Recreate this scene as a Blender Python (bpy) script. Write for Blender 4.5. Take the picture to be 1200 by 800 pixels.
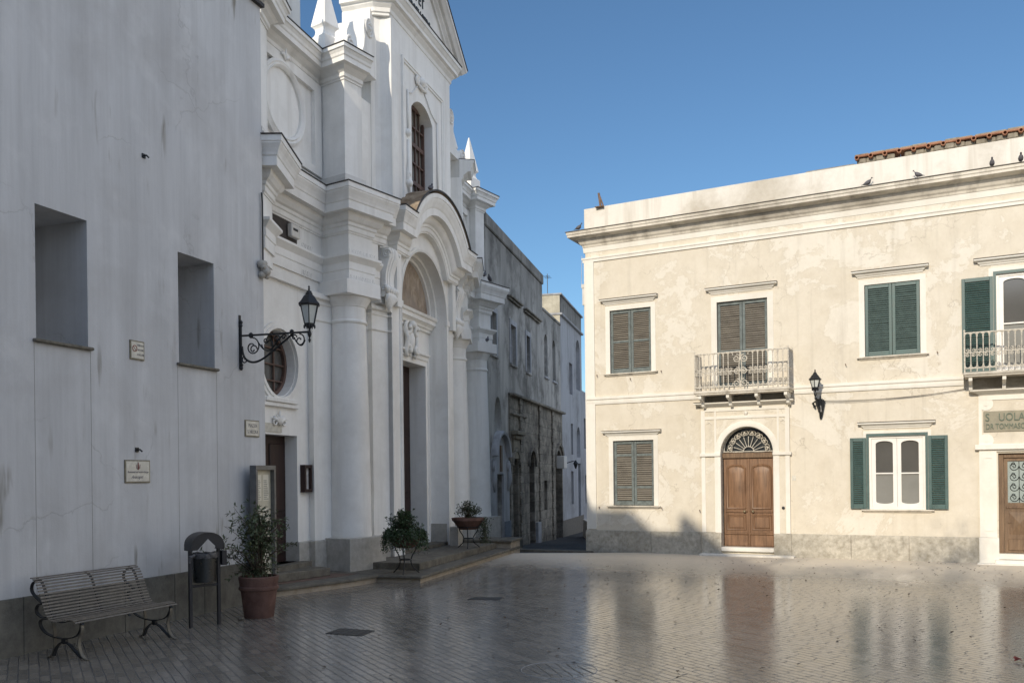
import bpy, bmesh, math, random
from mathutils import Vector, Matrix
from mathutils.geometry import tessellate_polygon
random.seed(7)
sin, cos, pi, rad = math.sin, math.cos, math.pi, math.radians
sc = bpy.context.scene
for o in list(bpy.data.objects): bpy.data.objects.remove(o)

# ------------------------------------------------------------------ camera
FPX, ROLL = 1030.0, 0.0122
cam_d = bpy.data.cameras.new('camera'); cam = bpy.data.objects.new('camera', cam_d)
sc.collection.objects.link(cam); sc.camera = cam
cam_d.sensor_width = 36; cam_d.lens = 36 * FPX / 1200
cam_d.shift_y = 157.5 / 1200; cam_d.clip_end = 2000
cam.matrix_world = Matrix.Translation((0, 0, 2.0)) @ Matrix.Rotation(rad(90), 4, 'X') @ Matrix.Rotation(-math.atan(ROLL), 4, 'Z')

# ------------------------------------------------------------------ light
SUN_H = Vector((-0.474, -0.880)).normalized()      # horizontal direction towards the sun
SUN_T = 0.45                                       # tan(elevation)
w = bpy.data.worlds.new('World'); sc.world = w; w.use_nodes = True
nt = w.node_tree; bg = nt.nodes['Background']
sky = nt.nodes.new('ShaderNodeTexSky'); sky.sky_type = 'NISHITA'; sky.sun_disc = False
sky.sun_elevation = math.atan(SUN_T); sky.sun_rotation = math.atan2(SUN_H.x, SUN_H.y)
sky.altitude = 250; sky.air_density = 1.0; sky.dust_density = 0.5; sky.ozone_density = 2.6
# sky dimmed and blued over the alley; bright cloud added elsewhere to lift the shade
tc = nt.nodes.new('ShaderNodeTexCoord'); dt = nt.nodes.new('ShaderNodeVectorMath'); dt.operation = 'DOT_PRODUCT'
dt.inputs[1].default_value = Vector((0.06, .94, .33)).normalized()
nt.links.new(tc.outputs['Generated'], dt.inputs[0])
mr = nt.nodes.new('ShaderNodeMapRange'); mr.interpolation_type = 'SMOOTHSTEP'
mr.inputs[1].default_value = .45; mr.inputs[2].default_value = .80
nt.links.new(dt.outputs['Value'], mr.inputs[0])
def wmix(f, a, b, mode='MIX'):
    m = nt.nodes.new('ShaderNodeMix'); m.data_type = 'RGBA'; m.blend_type = mode
    for k, x in ((0, f), (6, a), (7, b)):
        if isinstance(x, (int, float, tuple)): m.inputs[k].default_value = x
        else: nt.links.new(x, m.inputs[k])
    return m.outputs[2]
blue = wmix(1.0, sky.outputs[0], (.40, .50, .545, 1), 'MULTIPLY')
cn = nt.nodes.new('ShaderNodeTexNoise'); cn.inputs['Scale'].default_value = 3.0; cn.inputs['Detail'].default_value = 6
nt.links.new(tc.outputs['Generated'], cn.inputs['Vector'])
cm = nt.nodes.new('ShaderNodeMapRange'); cm.inputs[1].default_value = .38; cm.inputs[2].default_value = .62
nt.links.new(cn.outputs['Fac'], cm.inputs[0])
fill_sky = wmix(cm.outputs[0], sky.outputs[0], (2.4, 2.75, 3.35, 1))
# unseen bright cloud bank added on the right to light faces turned that way
d2 = nt.nodes.new('ShaderNodeVectorMath'); d2.operation = 'DOT_PRODUCT'; d2.inputs[1].default_value = Vector((.93, -.12, .30)).normalized()
nt.links.new(tc.outputs['Generated'], d2.inputs[0])
m2 = nt.nodes.new('ShaderNodeMapRange'); m2.interpolation_type = 'SMOOTHSTEP'; m2.inputs[1].default_value = .62; m2.inputs[2].default_value = .90
nt.links.new(d2.outputs['Value'], m2.inputs[0])
fill_sky = wmix(m2.outputs[0], fill_sky, (3.7, 4.0, 4.6, 1))
fin = wmix(mr.outputs[0], fill_sky, blue)
nt.links.new(fin, bg.inputs[0]); bg.inputs[1].default_value = 0.15
sun_d = bpy.data.lights.new('sun', 'SUN'); sun_d.energy = 2.35; sun_d.angle = rad(0.5)
sun_d.color = (1.0, 0.895, 0.735)
sun = bpy.data.objects.new('sun', sun_d); sc.collection.objects.link(sun)
SUN_V = Vector((SUN_H.x, SUN_H.y, SUN_T)).normalized()
sun.rotation_euler = (-SUN_V).to_track_quat('-Z', 'Y').to_euler(); sun.location = (-20, -30, 30)
sc.view_settings.view_transform = 'Standard'; sc.view_settings.look = 'None'
sc.view_settings.exposure = 0.62; sc.view_settings.gamma = 1.0
sc.render.resolution_x = 1024; sc.render.resolution_y = 682
sc.cycles.max_bounces = 6; sc.cycles.diffuse_bounces = 4; sc.cycles.glossy_bounces = 3; sc.cycles.transmission_bounces = 2; sc.cycles.caustics_reflective = False

# ------------------------------------------------------------------ frames
class Fr:                                          # vertical facade frame: s along, n outwards, z up
    def __init__(s, ox, oy, deg, cam_scale=1.0, cam_zshift=0.0):
        a = rad(deg); s.o = (ox, oy); s.t = (sin(a), cos(a)); s.n = (cos(a), -sin(a)); s.u = cam_scale; s.zb = cam_zshift
    def W(s, a, b, z):
        a *= s.u; b *= s.u
        return Vector((s.o[0] + s.t[0]*a + s.n[0]*b, s.o[1] + s.t[1]*a + s.n[1]*b, z*s.u + s.zb))
ID = Fr(0, 0, 0); ID.W = lambda a, b, z: Vector((a, b, z))
CH = Fr(0, 0, 17.0, 1.034, -.068)   # church, scaled up about the camera; the height offset keeps eye level fixed
CS = Fr(0, 0, 17.0)                 # church steps, unscaled, in metres
WB = Fr(-5.82, 9.94, 19.86)    # white side building
AL = Fr(-0.47, 28.4, 13.5)     # alley row
RB = Fr(2.01, 23.25, 117.9)    # cream building

# ------------------------------------------------------------------ mesh builder
class MB:
    def __init__(s, fr=ID): s.v = []; s.f = []; s.fr = fr; s.M = None
    def add(s, vs, fs):
        k = len(s.v)
        for p in vs:
            p = Vector(p)
            if s.M is not None: p = s.M @ p
            s.v.append(s.fr.W(p[0], p[1], p[2]))
        s.f += [tuple(i + k for i in f) for f in fs]
    def box(s, a0, a1, b0, b1, z0, z1):
        s.add([(a, b, z) for z in (z0, z1) for b in (b0, b1) for a in (a0, a1)],
              [(0, 1, 3, 2), (4, 6, 7, 5), (0, 4, 5, 1), (2, 3, 7, 6), (0, 2, 6, 4), (1, 5, 7, 3)])
    def bbox(s, a0, a1, b0, b1, z0, z1, e=0.01):   # box whose faces are inset at the edges: chamfered
        def ring(x0, x1, y0, y1, z): return [(x0+e, y0, z), (x1-e, y0, z), (x1, y0+e, z), (x1, y1-e, z), (x1-e, y1, z), (x0+e, y1, z), (x0, y1-e, z), (x0, y0+e, z)]
        s.loft([ring(a0+e, a1-e, b0+e, b1-e, z0), ring(a0, a1, b0, b1, z0+e), ring(a0, a1, b0, b1, z1-e), ring(a0+e, a1-e, b0+e, b1-e, z1)])
    def loft(s, rings, cap=True, closed=True):
        n = len(rings[0]); vs = [p for r in rings for p in r]; fs = []
        for i in range(len(rings) - 1):
            for j in range(n if closed else n - 1):
                a = i*n + j; b = i*n + (j+1) % n; fs.append((a, b, b+n, a+n))
        if cap and closed: fs += [tuple(range(n)), tuple(range((len(rings)-1)*n, len(rings)*n))]
        s.add(vs, fs)
    def lathe(s, cx, cy, prof, seg=24, a0=0, a1=2*pi):
        full = abs(a1 - a0 - 2*pi) < 1e-6
        k = seg if full else seg + 1
        rings = [[(cx + r*cos(a0 + (a1-a0)*j/seg), cy + r*sin(a0 + (a1-a0)*j/seg), z) for j in range(k)] for r, z in prof]
        s.loft(rings, cap=full, closed=full)
    def tube(s, pts, r, seg=6, cap=True):
        pts = [Vector(p) for p in pts]; rings = []
        rr = r if hasattr(r, '__len__') else [r]*len(pts)
        up = None
        for i, p in enumerate(pts):
            d = (pts[min(i+1, len(pts)-1)] - pts[max(i-1, 0)])
            if d.length < 1e-9: d = Vector((0, 0, 1))
            d.normalize()
            if up is None: up = Vector((0, 0, 1)) if abs(d.z) < .9 else Vector((1, 0, 0))
            x = d.cross(up)
            if x.length < 1e-4: x = d.cross(Vector((0.3, 1, 0.2)))
            x.normalize(); y = x.cross(d).normalized(); up = y
            rings.append([p + rr[i]*(x*cos(2*pi*j/seg) + y*sin(2*pi*j/seg)) for j in range(seg)])
        s.loft(rings, cap)
    def ribbon(s, pts, wvec, th):                  # flat bar following pts, wide along wvec
        wv = Vector(wvec); pts = [Vector(p) for p in pts]; rings = []
        for i, p in enumerate(pts):
            d = (pts[min(i+1, len(pts)-1)] - pts[max(i-1, 0)]).normalized()
            nn = d.cross(wv).normalized() * th/2
            rings.append([p - wv/2 - nn, p + wv/2 - nn, p + wv/2 + nn, p - wv/2 + nn])
        s.loft(rings)
    def panel(s, outer, holes, c0, c1, emb=None):  # polygon with holes, extruded c0..c1 (default in the s,z plane along n)
        emb = emb or (lambda a, b, c: (a, c, b))
        loops = [outer] + list(holes); flat = [p for l in loops for p in l]
        tris = tessellate_polygon([[Vector((p[0], p[1], 0)) for p in l] for l in loops])
        n = len(flat)
        vs = [emb(p[0], p[1], c0) for p in flat] + [emb(p[0], p[1], c1) for p in flat]
        fs = [tuple(t) for t in tris] + [tuple(i + n for i in reversed(t)) for t in tris]
        k = 0
        for l in loops:
            m = len(l)
            for i in range(m):
                a = k + i; b = k + (i+1) % m; fs.append((a, b, b+n, a+n))
            k += m
        s.add(vs, fs)
    def plan(s, poly, z0, z1): s.panel(poly, [], z0, z1, lambda a, b, c: (a, b, c))
    def sweep(s, path, prof, emb, caps=True, closed=False):
        # path 2d; prof closed loop of (o,h): o offset to the left of travel
        n = len(path); M = []
        for i in range(n):
            def nrm(a, b):
                d = Vector((b[0]-a[0], b[1]-a[1])).normalized(); return Vector((-d.y, d.x))
            if closed: n1 = nrm(path[i-1], path[i]); n2 = nrm(path[i], path[(i+1) % n])
            else:
                n1 = nrm(path[i-1], path[i]) if i > 0 else nrm(path[0], path[1])
                n2 = nrm(path[i], path[i+1]) if i < n-1 else n1
            m = n1 + n2; m = m / max(0.25, m.length_squared) * 2 if m.length > 1e-6 else n1
            M.append(m)
        rings = [[emb(path[i][0] + M[i].x*o, path[i][1] + M[i].y*o, h) for o, h in prof] for i in range(n)]
        if closed: rings.append(rings[0])
        s.loft(rings, cap=caps and not closed)
    def leaf(s, p, d, up, L, W):
        p = Vector(p); d = Vector(d).normalized(); x = d.cross(Vector(up))
        if x.length < 1e-3: x = d.cross(Vector((1, 0.2, 0)))
        x.normalize(); u = x.cross(d)
        s.add([p, p + d*L*.45 + x*W/2 + u*L*.06, p + d*L - u*L*.08, p + d*L*.45 - x*W/2 + u*L*.06], [(0, 1, 2), (0, 2, 3)])

SPLIT = {'upper_body_pier', 'quoins', 'pilaster_strip', 'door_plinth', 'door_pilasters', 'shutter_hooks', 'door_panel', 'impost', 'portal_stone_skirting', 'blind_arch_back', 'render_joint', 'string_course', 'window_stucco', 'corner_pilaster', 'console_scroll', 'roundel_ornament'}
ONE = {'quoins': 'quoin', 'door_pilasters': 'door_pilaster', 'shutter_hooks': 'shutter_hook'}
def islands(mb):
    key = {}; idx = []
    for v in mb.v:
        k = (round(v.x, 4), round(v.y, 4), round(v.z, 4)); idx.append(key.setdefault(k, len(key)))
    par = list(range(len(key)))
    def find(a):
        while par[a] != a: par[a] = par[par[a]]; a = par[a]
        return a
    for f in mb.f:
        r = find(idx[f[0]])
        for i in f[1:]: par[find(idx[i])] = r
    g = {}
    for f in mb.f: g.setdefault(find(idx[f[0]]), []).append(f)
    out = []
    for fs in g.values():
        m = MB(); mp = {}
        for f in fs:
            t = []
            for i in f:
                if i not in mp: mp[i] = len(m.v); m.v.append(mb.v[i])
                t.append(mp[i])
            m.f.append(tuple(t))
        out.append(m)
    return out
def part(name, mb, mat, parent=None, smooth=False, bevel=0, fixn=True):
    if name in SPLIT:
        r = None
        for m in islands(mb): r = part1(ONE.get(name, name), m, mat, parent, smooth, bevel, fixn)
        return r
    return part1(name, mb, mat, parent, smooth, bevel, fixn)
def part1(name, mb, mat, parent=None, smooth=False, bevel=0, fixn=True):
    me = bpy.data.meshes.new(name)
    loc = parent_loc(parent)
    me.from_pydata([v - loc for v in mb.v], [], mb.f)
    bm = bmesh.new(); bm.from_mesh(me)
    bmesh.ops.remove_doubles(bm, verts=bm.verts, dist=1e-5)
    if fixn: bmesh.ops.recalc_face_normals(bm, faces=bm.faces)
    bm.to_mesh(me); bm.free()
    if smooth:
        for p in me.polygons: p.use_smooth = True
    me.materials.append(mat)
    o = bpy.data.objects.new(name, me); sc.collection.objects.link(o)
    if parent: o.parent = parent
    if smooth == 'auto':
        m = o.modifiers.new('n', 'EDGE_SPLIT'); m.split_angle = rad(38)
    if bevel:
        m = o.modifiers.new('b', 'BEVEL'); m.width = bevel; m.segments = 2; m.limit_method = 'ANGLE'; m.angle_limit = rad(35)
    return o
def parent_loc(p):
    l = Vector((0, 0, 0))
    while p is not None: l += Vector(p.location); p = p.parent
    return l
def tag(o, label, cat, group=None, kind=None):
    if label: o['label'] = label
    if cat: o['category'] = cat
    if group: o['group'] = group
    if kind: o['kind'] = kind
    return o
def thing(name, loc, label, cat, group=None):
    o = bpy.data.objects.new(name, None); sc.collection.objects.link(o); o.location = loc; o.empty_display_size = .2
    return tag(o, label, cat, group)
def single(name, mb, mat, label, cat, group=None, smooth=False, kind=None, bevel=0):
    # one-mesh thing with its origin at its base
    c = sum(mb.v, Vector((0, 0, 0))) / len(mb.v); c.z = min(v.z for v in mb.v)
    o = part(name, Shift(mb, c), mat, None, smooth, bevel); o.location = c
    return tag(o, label, cat, group, kind)
def Shift(mb, c):
    m = MB(); m.v = [v - c for v in mb.v]; m.f = mb.f; return m

# ------------------------------------------------------------------ materials
class N:
    def __init__(s, name):
        s.m = bpy.data.materials.new(name); s.m.use_nodes = True; s.t = s.m.node_tree
        s.b = s.t.nodes['Principled BSDF']; s.g = None
    def new(s, k, **kw):
        n = s.t.nodes.new(k)
        for a, b in kw.items(): setattr(n, a, b)
        return n
    def ln(s, a, b): s.t.links.new(a, b)
    def pos(s, scale=(1, 1, 1), rot=(0, 0, 0), loc=(0, 0, 0)):
        if s.g is None: s.g = s.new('ShaderNodeNewGeometry')
        m = s.new('ShaderNodeMapping'); m.inputs['Scale'].default_value = scale; m.inputs['Rotation'].default_value = rot; m.inputs['Location'].default_value = loc
        s.ln(s.g.outputs['Position'], m.inputs[0]); return m.outputs[0]
    def noise(s, sc_=1, det=6, rough=.6, vec=None, dist=0):
        n = s.new('ShaderNodeTexNoise'); n.inputs['Scale'].default_value = sc_; n.inputs['Detail'].default_value = det
        n.inputs['Roughness'].default_value = rough; n.inputs['Distortion'].default_value = dist
        s.ln(vec if vec else s.pos(), n.inputs['Vector']); return n.outputs['Fac']
    def ramp(s, x, a, b, ca=(0, 0, 0, 1), cb=(1, 1, 1, 1)):
        r = s.new('ShaderNodeValToRGB'); e = r.color_ramp.elements
        e[0].position = a; e[0].color = ca; e[1].position = b; e[1].color = cb
        s.ln(x, r.inputs[0]); return r.outputs[0]
    def math(s, op, a, b=None, clamp=False):
        n = s.new('ShaderNodeMath', operation=op); n.use_clamp = clamp
        for i, x in enumerate((a, b)):
            if x is None: continue
            if isinstance(x, (int, float)): n.inputs[i].default_value = x
            else: s.ln(x, n.inputs[i])
        return n.outputs[0]
    def mix(s, f, a, b, mode='MIX'):
        n = s.new('ShaderNodeMix', data_type='RGBA', blend_type=mode)
        for sock, x in ((n.inputs[0], f), (n.inputs[6], a), (n.inputs[7], b)):
            if isinstance(x, (int, float)): sock.default_value = x
            elif isinstance(x, tuple): sock.default_value = x if len(x) == 4 else (*x, 1)
            else: s.ln(x, sock)
        return n.outputs[2]
    def bump(s, h, st=.3, d=.01):
        n = s.new('ShaderNodeBump'); n.inputs['Strength'].default_value = st; n.inputs['Distance'].default_value = d
        s.ln(h, n.inputs['Height']); s.ln(n.outputs[0], s.b.inputs['Normal']); return n
    def out(s, col=None, rough=None, metal=0, spec=.5):
        if col is not None:
            if isinstance(col, tuple): s.b.inputs['Base Color'].default_value = (*col[:3], 1)
            else: s.ln(col, s.b.inputs['Base Color'])
        if rough is not None:
            if isinstance(rough, (int, float)): s.b.inputs['Roughness'].default_value = rough
            else: s.ln(rough, s.b.inputs['Roughness'])
        s.b.inputs['Metallic'].default_value = metal; s.b.inputs['Specular IOR Level'].default_value = spec
        return s.m

def m_plain(name, col, rough=.6, metal=0, var=.25, sc_=8, bump=.15, spec=.5):
    n = N(name); k = n.noise(sc_, 5)
    c = n.mix(n.ramp(k, .3, .75), tuple(x*(1-var) for x in col), tuple(min(1, x*(1+var*.6)) for x in col))
    n.bump(n.noise(sc_*6, 3), bump, .004)
    return n.out(c, n.math('ADD', n.math('MULTIPLY', k, .25), rough - .12), metal, spec)

def m_lime(name, base=(.78, .77, .74), grime=(.42, .40, .36), gstr=.35, streak=.35, bump=.25):
    n = N(name)
    big = n.noise(.45, 6, .62); st = n.noise(1.0, 5, .6, n.pos((3.4, 3.4, .22)))
    fine = n.noise(9, 5, .65)
    f = n.math('MULTIPLY', n.ramp(st, .48, .78), streak, True)
    f2 = n.math('MULTIPLY', n.ramp(n.math('ADD', big, n.math('MULTIPLY', n.noise(3.5, 7, .7), .22)), .60, .82), gstr, True)
    f = n.math('MAXIMUM', f, f2)
    c = n.mix(f, base, grime)
    c = n.mix(n.math('MULTIPLY', n.ramp(fine, .35, .7), .14), c, tuple(x*.72 for x in base))
    n.bump(n.math('ADD', n.noise(2.2, 4), n.math('MULTIPLY', n.noise(30, 4), .25)), bump, .02)
    return n.out(c, .85, 0, .2)
M_CH = m_lime('church_limewash', (.86, .85, .82), (.40, .37, .32), .34, .42, .25)
M_CHD = m_lime('church_limewash_grimy', (.72, .71, .68), (.36, .34, .31), .55, .5, .2)
def m_sidewall():
    n = N('side_building_render')
    st = n.noise(1.0, 7, .68, n.pos((3.2, 3.2, .25))); st2 = n.noise(1.0, 5, .65, n.pos((16, 16, .35), loc=(3, 1, 0)))
    big = n.noise(.55, 7, .66, dist=.3); big2 = n.noise(1.7, 5, .6, n.pos(loc=(9, 3, 2)))
    c = n.mix(n.ramp(st, .25, .78), (.50, .505, .51), (.67, .675, .68))
    c = n.mix(n.math('MULTIPLY', n.ramp(big, .46, .68), .42), c, (.40, .385, .37))
    c = n.mix(n.math('MULTIPLY', n.ramp(st2, .45, .8), .22), c, (.38, .37, .36))
    c = n.mix(n.math('MULTIPLY', n.ramp(big2, .54, .74), .35), c, (.74, .74, .735))
    # rusty drips, only here and there
    dr = n.math('MULTIPLY', n.ramp(n.noise(1.0, 3, .5, n.pos((7, 7, .9), loc=(5, 2, 4))), .62, .76), n.ramp(n.noise(.8, 2, .5, n.pos(loc=(2, 7, 1))), .5, .62))
    c = n.mix(n.math('MULTIPLY', dr, .75), c, (.17, .145, .10))
    # hair cracks
    v = n.new('ShaderNodeTexVoronoi', feature='DISTANCE_TO_EDGE'); v.inputs['Scale'].default_value = .42
    nn = n.new('ShaderNodeTexNoise'); nn.inputs['Scale'].default_value = 2.0; nn.inputs['Detail'].default_value = 8
    n.ln(n.pos(), nn.inputs[0])
    vm = n.new('ShaderNodeVectorMath', operation='MULTIPLY_ADD'); vm.inputs[1].default_value = (.9, .9, .9)
    n.ln(nn.outputs['Color'], vm.inputs[0]); n.ln(n.pos((1, 1, 1.6)), vm.inputs[2]); n.ln(vm.outputs[0], v.inputs['Vector'])
    cr = n.math('MULTIPLY', n.ramp(v.outputs['Distance'], .002, .007, (1, 1, 1, 1), (0, 0, 0, 1)), n.ramp(n.noise(.7, 2, .5, n.pos(loc=(1, 1, 6))), .52, .6))
    c = n.mix(n.math('MULTIPLY', cr, .2), c, (.22, .21, .20))
    n.bump(n.math('SUBTRACT', n.math('ADD', n.noise(1.6, 5), n.math('MULTIPLY', n.noise(40, 4), .25)), n.math('MULTIPLY', cr, .4)), .35, .02)
    return n.out(c, .9, 0, .15)
M_SW = m_sidewall()
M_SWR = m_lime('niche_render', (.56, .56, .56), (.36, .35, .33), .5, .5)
def m_cream():
    n = N('cream_peeling_plaster')
    big = n.noise(.50, 9, .70, n.pos((1, 1, 1.15)), .5); mid = n.noise(2.6, 7, .66); fine = n.noise(14, 6, .7)
    c = n.mix(n.ramp(mid, .3, .72), (.635, .575, .47), (.715, .66, .56))
    edge = n.math('ADD', big, n.math('MULTIPLY', n.noise(6, 8, .72), .16))
    pale = n.ramp(edge, .60, .625)
    c = n.mix(n.math('MULTIPLY', pale, .55), c, (.76, .72, .64))
    rim = n.math('MULTIPLY', n.ramp(edge, .585, .60), n.ramp(edge, .60, .615, (1, 1, 1, 1), (0, 0, 0, 1)))
    c = n.mix(n.math('MULTIPLY', rim, .22), c, (.45, .39, .30))
    gr = n.ramp(n.noise(.8, 8, .7, n.pos((1, 1, .7), loc=(4, 8, 3))), .53, .74)
    c = n.mix(n.math('MULTIPLY', gr, .34), c, (.46, .40, .31))
    st = n.ramp(n.noise(1.0, 5, .65, n.pos((5, 5, .3), loc=(1, 5, 2))), .54, .78)
    c = n.mix(n.math('MULTIPLY', st, .32), c, (.38, .34, .275))
    c = n.mix(n.math('MULTIPLY', n.ramp(fine, .42, .72), .16), c, (.50, .44, .35))
    chips = n.ramp(n.noise(3.4, 10, .78, n.pos(loc=(7, 7, 7))), .655, .67)
    c = n.mix(n.math('MULTIPLY', chips, .6), c, (.42, .36, .28))
    # hairline cracks and flaking contour lines
    v = n.new('ShaderNodeTexVoronoi', feature='DISTANCE_TO_EDGE'); v.inputs['Scale'].default_value = .7
    nn = n.new('ShaderNodeTexNoise'); nn.inputs['Scale'].default_value = 2.4; nn.inputs['Detail'].default_value = 9; n.ln(n.pos(), nn.inputs[0])
    vm = n.new('ShaderNodeVectorMath', operation='MULTIPLY_ADD'); vm.inputs[1].default_value = (.9, .9, .9)
    n.ln(nn.outputs['Color'], vm.inputs[0]); n.ln(n.pos(), vm.inputs[2]); n.ln(vm.outputs[0], v.inputs['Vector'])
    cr = n.math('MULTIPLY', n.ramp(v.outputs['Distance'], .002, .008, (1, 1, 1, 1), (0, 0, 0, 1)), n.ramp(n.noise(.7, 2, .5, n.pos(loc=(3, 1, 6))), .50, .6))
    c = n.mix(n.math('MULTIPLY', cr, .4), c, (.30, .25, .19))
    n.bump(n.math('SUBTRACT', n.math('ADD', n.math('MULTIPLY', pale, .35), n.math('MULTIPLY', fine, .5)), n.math('MULTIPLY', chips, .4)), .4, .014)
    return n.out(c, .9, 0, .15)
M_CR = m_cream()
M_TRIM = m_lime('cream_building_white_trim', (.80, .77, .70), (.50, .44, .35), .4, .3, .2)
M_CORN = m_lime('weathered_cornice', (.70, .65, .56), (.22, .19, .15), .9, .9, .5)
M_PARA = m_lime('parapet_plaster', (.76, .72, .65), (.44, .39, .31), .9, .9, .4)
M_GROOVE = m_plain('cornice_groove_stain', (.20, .18, .15), .9); M_JOINT = m_plain('render_joint_stain', (.35, .34, .33), .9)
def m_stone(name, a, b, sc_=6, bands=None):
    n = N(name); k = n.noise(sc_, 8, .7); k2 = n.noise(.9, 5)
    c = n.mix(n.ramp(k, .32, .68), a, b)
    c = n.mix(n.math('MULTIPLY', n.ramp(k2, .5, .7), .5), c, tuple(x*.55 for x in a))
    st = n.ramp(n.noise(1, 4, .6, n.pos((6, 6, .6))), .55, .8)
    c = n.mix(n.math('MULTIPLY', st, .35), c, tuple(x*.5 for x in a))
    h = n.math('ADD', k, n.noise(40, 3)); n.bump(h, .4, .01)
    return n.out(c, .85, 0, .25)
M_DADO_R = m_stone('grey_stone_plinth', (.33, .30, .24), (.62, .58, .50), 9)
M_DADO_W = m_stone('dark_stone_plinth', (.11, .105, .09), (.21, .20, .17))
M_DADO_C = m_stone('church_travertine', (.36, .34, .30), (.52, .50, .46))
M_STEP = m_stone('step_stone', (.10, .092, .075), (.21, .19, .155))
M_STEPT = m_stone('step_terracotta', (.13, .085, .065), (.20, .14, .11))
M_RISER = m_stone('step_riser_tiles', (.34, .28, .21), (.48, .42, .34))
def m_grey():
    n = N('sooty_grey_render')
    st = n.noise(1.0, 7, .68, n.pos((1.6, 1.6, .3)), .2); big = n.noise(.7, 7, .7)
    c = n.mix(n.ramp(st, .34, .66), (.27, .262, .245), (.56, .545, .51))
    c = n.mix(n.math('MULTIPLY', n.ramp(big, .48, .64), .75), c, (.11, .105, .095))
    g = n.new('ShaderNodeNewGeometry'); sep = n.new('ShaderNodeSeparateXYZ'); n.ln(g.outputs['Position'], sep.inputs[0])
    hi = n.math('MULTIPLY', n.ramp(n.math('ADD', sep.outputs[2], n.math('MULTIPLY', st, 3.0)), 0, 1), 1)
    # soot washed down from the top: a stain that follows the coping
    mr = n.new('ShaderNodeMapRange'); mr.inputs[1].default_value = 8.2; mr.inputs[2].default_value = 11.0
    n.ln(n.math('ADD', sep.outputs[2], n.math('MULTIPLY', st, 1.6)), mr.inputs[0])
    c = n.mix(n.math('MULTIPLY', mr.outputs[0], .55), c, (.10, .098, .09))
    n.bump(n.math('ADD', st, n.noise(25, 5)), .35, .015)
    return n.out(c, .9, 0, .15)
M_GREY = m_grey()
def m_old():
    n = N('blackened_old_masonry'); k = n.noise(3, 8, .72)
    g = n.new('ShaderNodeNewGeometry'); d = n.new('ShaderNodeVectorMath', operation='DOT_PRODUCT'); d.inputs[1].default_value = (AL.t[0], AL.t[1], 0); n.ln(g.outputs['Position'], d.inputs[0])
    sp = n.new('ShaderNodeSeparateXYZ'); n.ln(g.outputs['Position'], sp.inputs[0]); cb = n.new('ShaderNodeCombineXYZ'); n.ln(d.outputs['Value'], cb.inputs[0]); n.ln(n.math('ADD', sp.outputs[2], n.math('MULTIPLY', k, .22)), cb.inputs[1])
    br = n.new('ShaderNodeTexBrick'); br.inputs['Scale'].default_value = 1; br.inputs['Brick Width'].default_value = .88; br.inputs['Row Height'].default_value = .37; br.inputs['Mortar Size'].default_value = .011; br.inputs['Mortar Smooth'].default_value = .4
    br.inputs['Color1'].default_value = (.9, .9, .9, 1); br.inputs['Color2'].default_value = (.35, .35, .35, 1); br.inputs['Mortar'].default_value = (0, 0, 0, 1); n.ln(cb.outputs[0], br.inputs['Vector'])
    c = n.mix(n.ramp(k, .34, .66), (.16, .147, .122), (.44, .40, .335)); c = n.mix(.14, c, br.outputs['Color'], 'MULTIPLY')
    c = n.mix(n.math('MULTIPLY', n.ramp(n.noise(.8, 6, .7), .45, .66), .65), c, (.045, .042, .038))
    c = n.mix(n.math('MULTIPLY', br.outputs['Fac'], .5), c, (.07, .064, .055))
    n.bump(n.math('SUBTRACT', k, n.math('MULTIPLY', br.outputs['Fac'], .6)), .6, .03); return n.out(c, .9, 0, .15)
M_OLD = m_old()
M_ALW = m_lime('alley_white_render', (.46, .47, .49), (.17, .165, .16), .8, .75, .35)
M_ALT = m_stone('tuff_plaster', (.42, .38, .29), (.58, .54, .43), 5)
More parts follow.
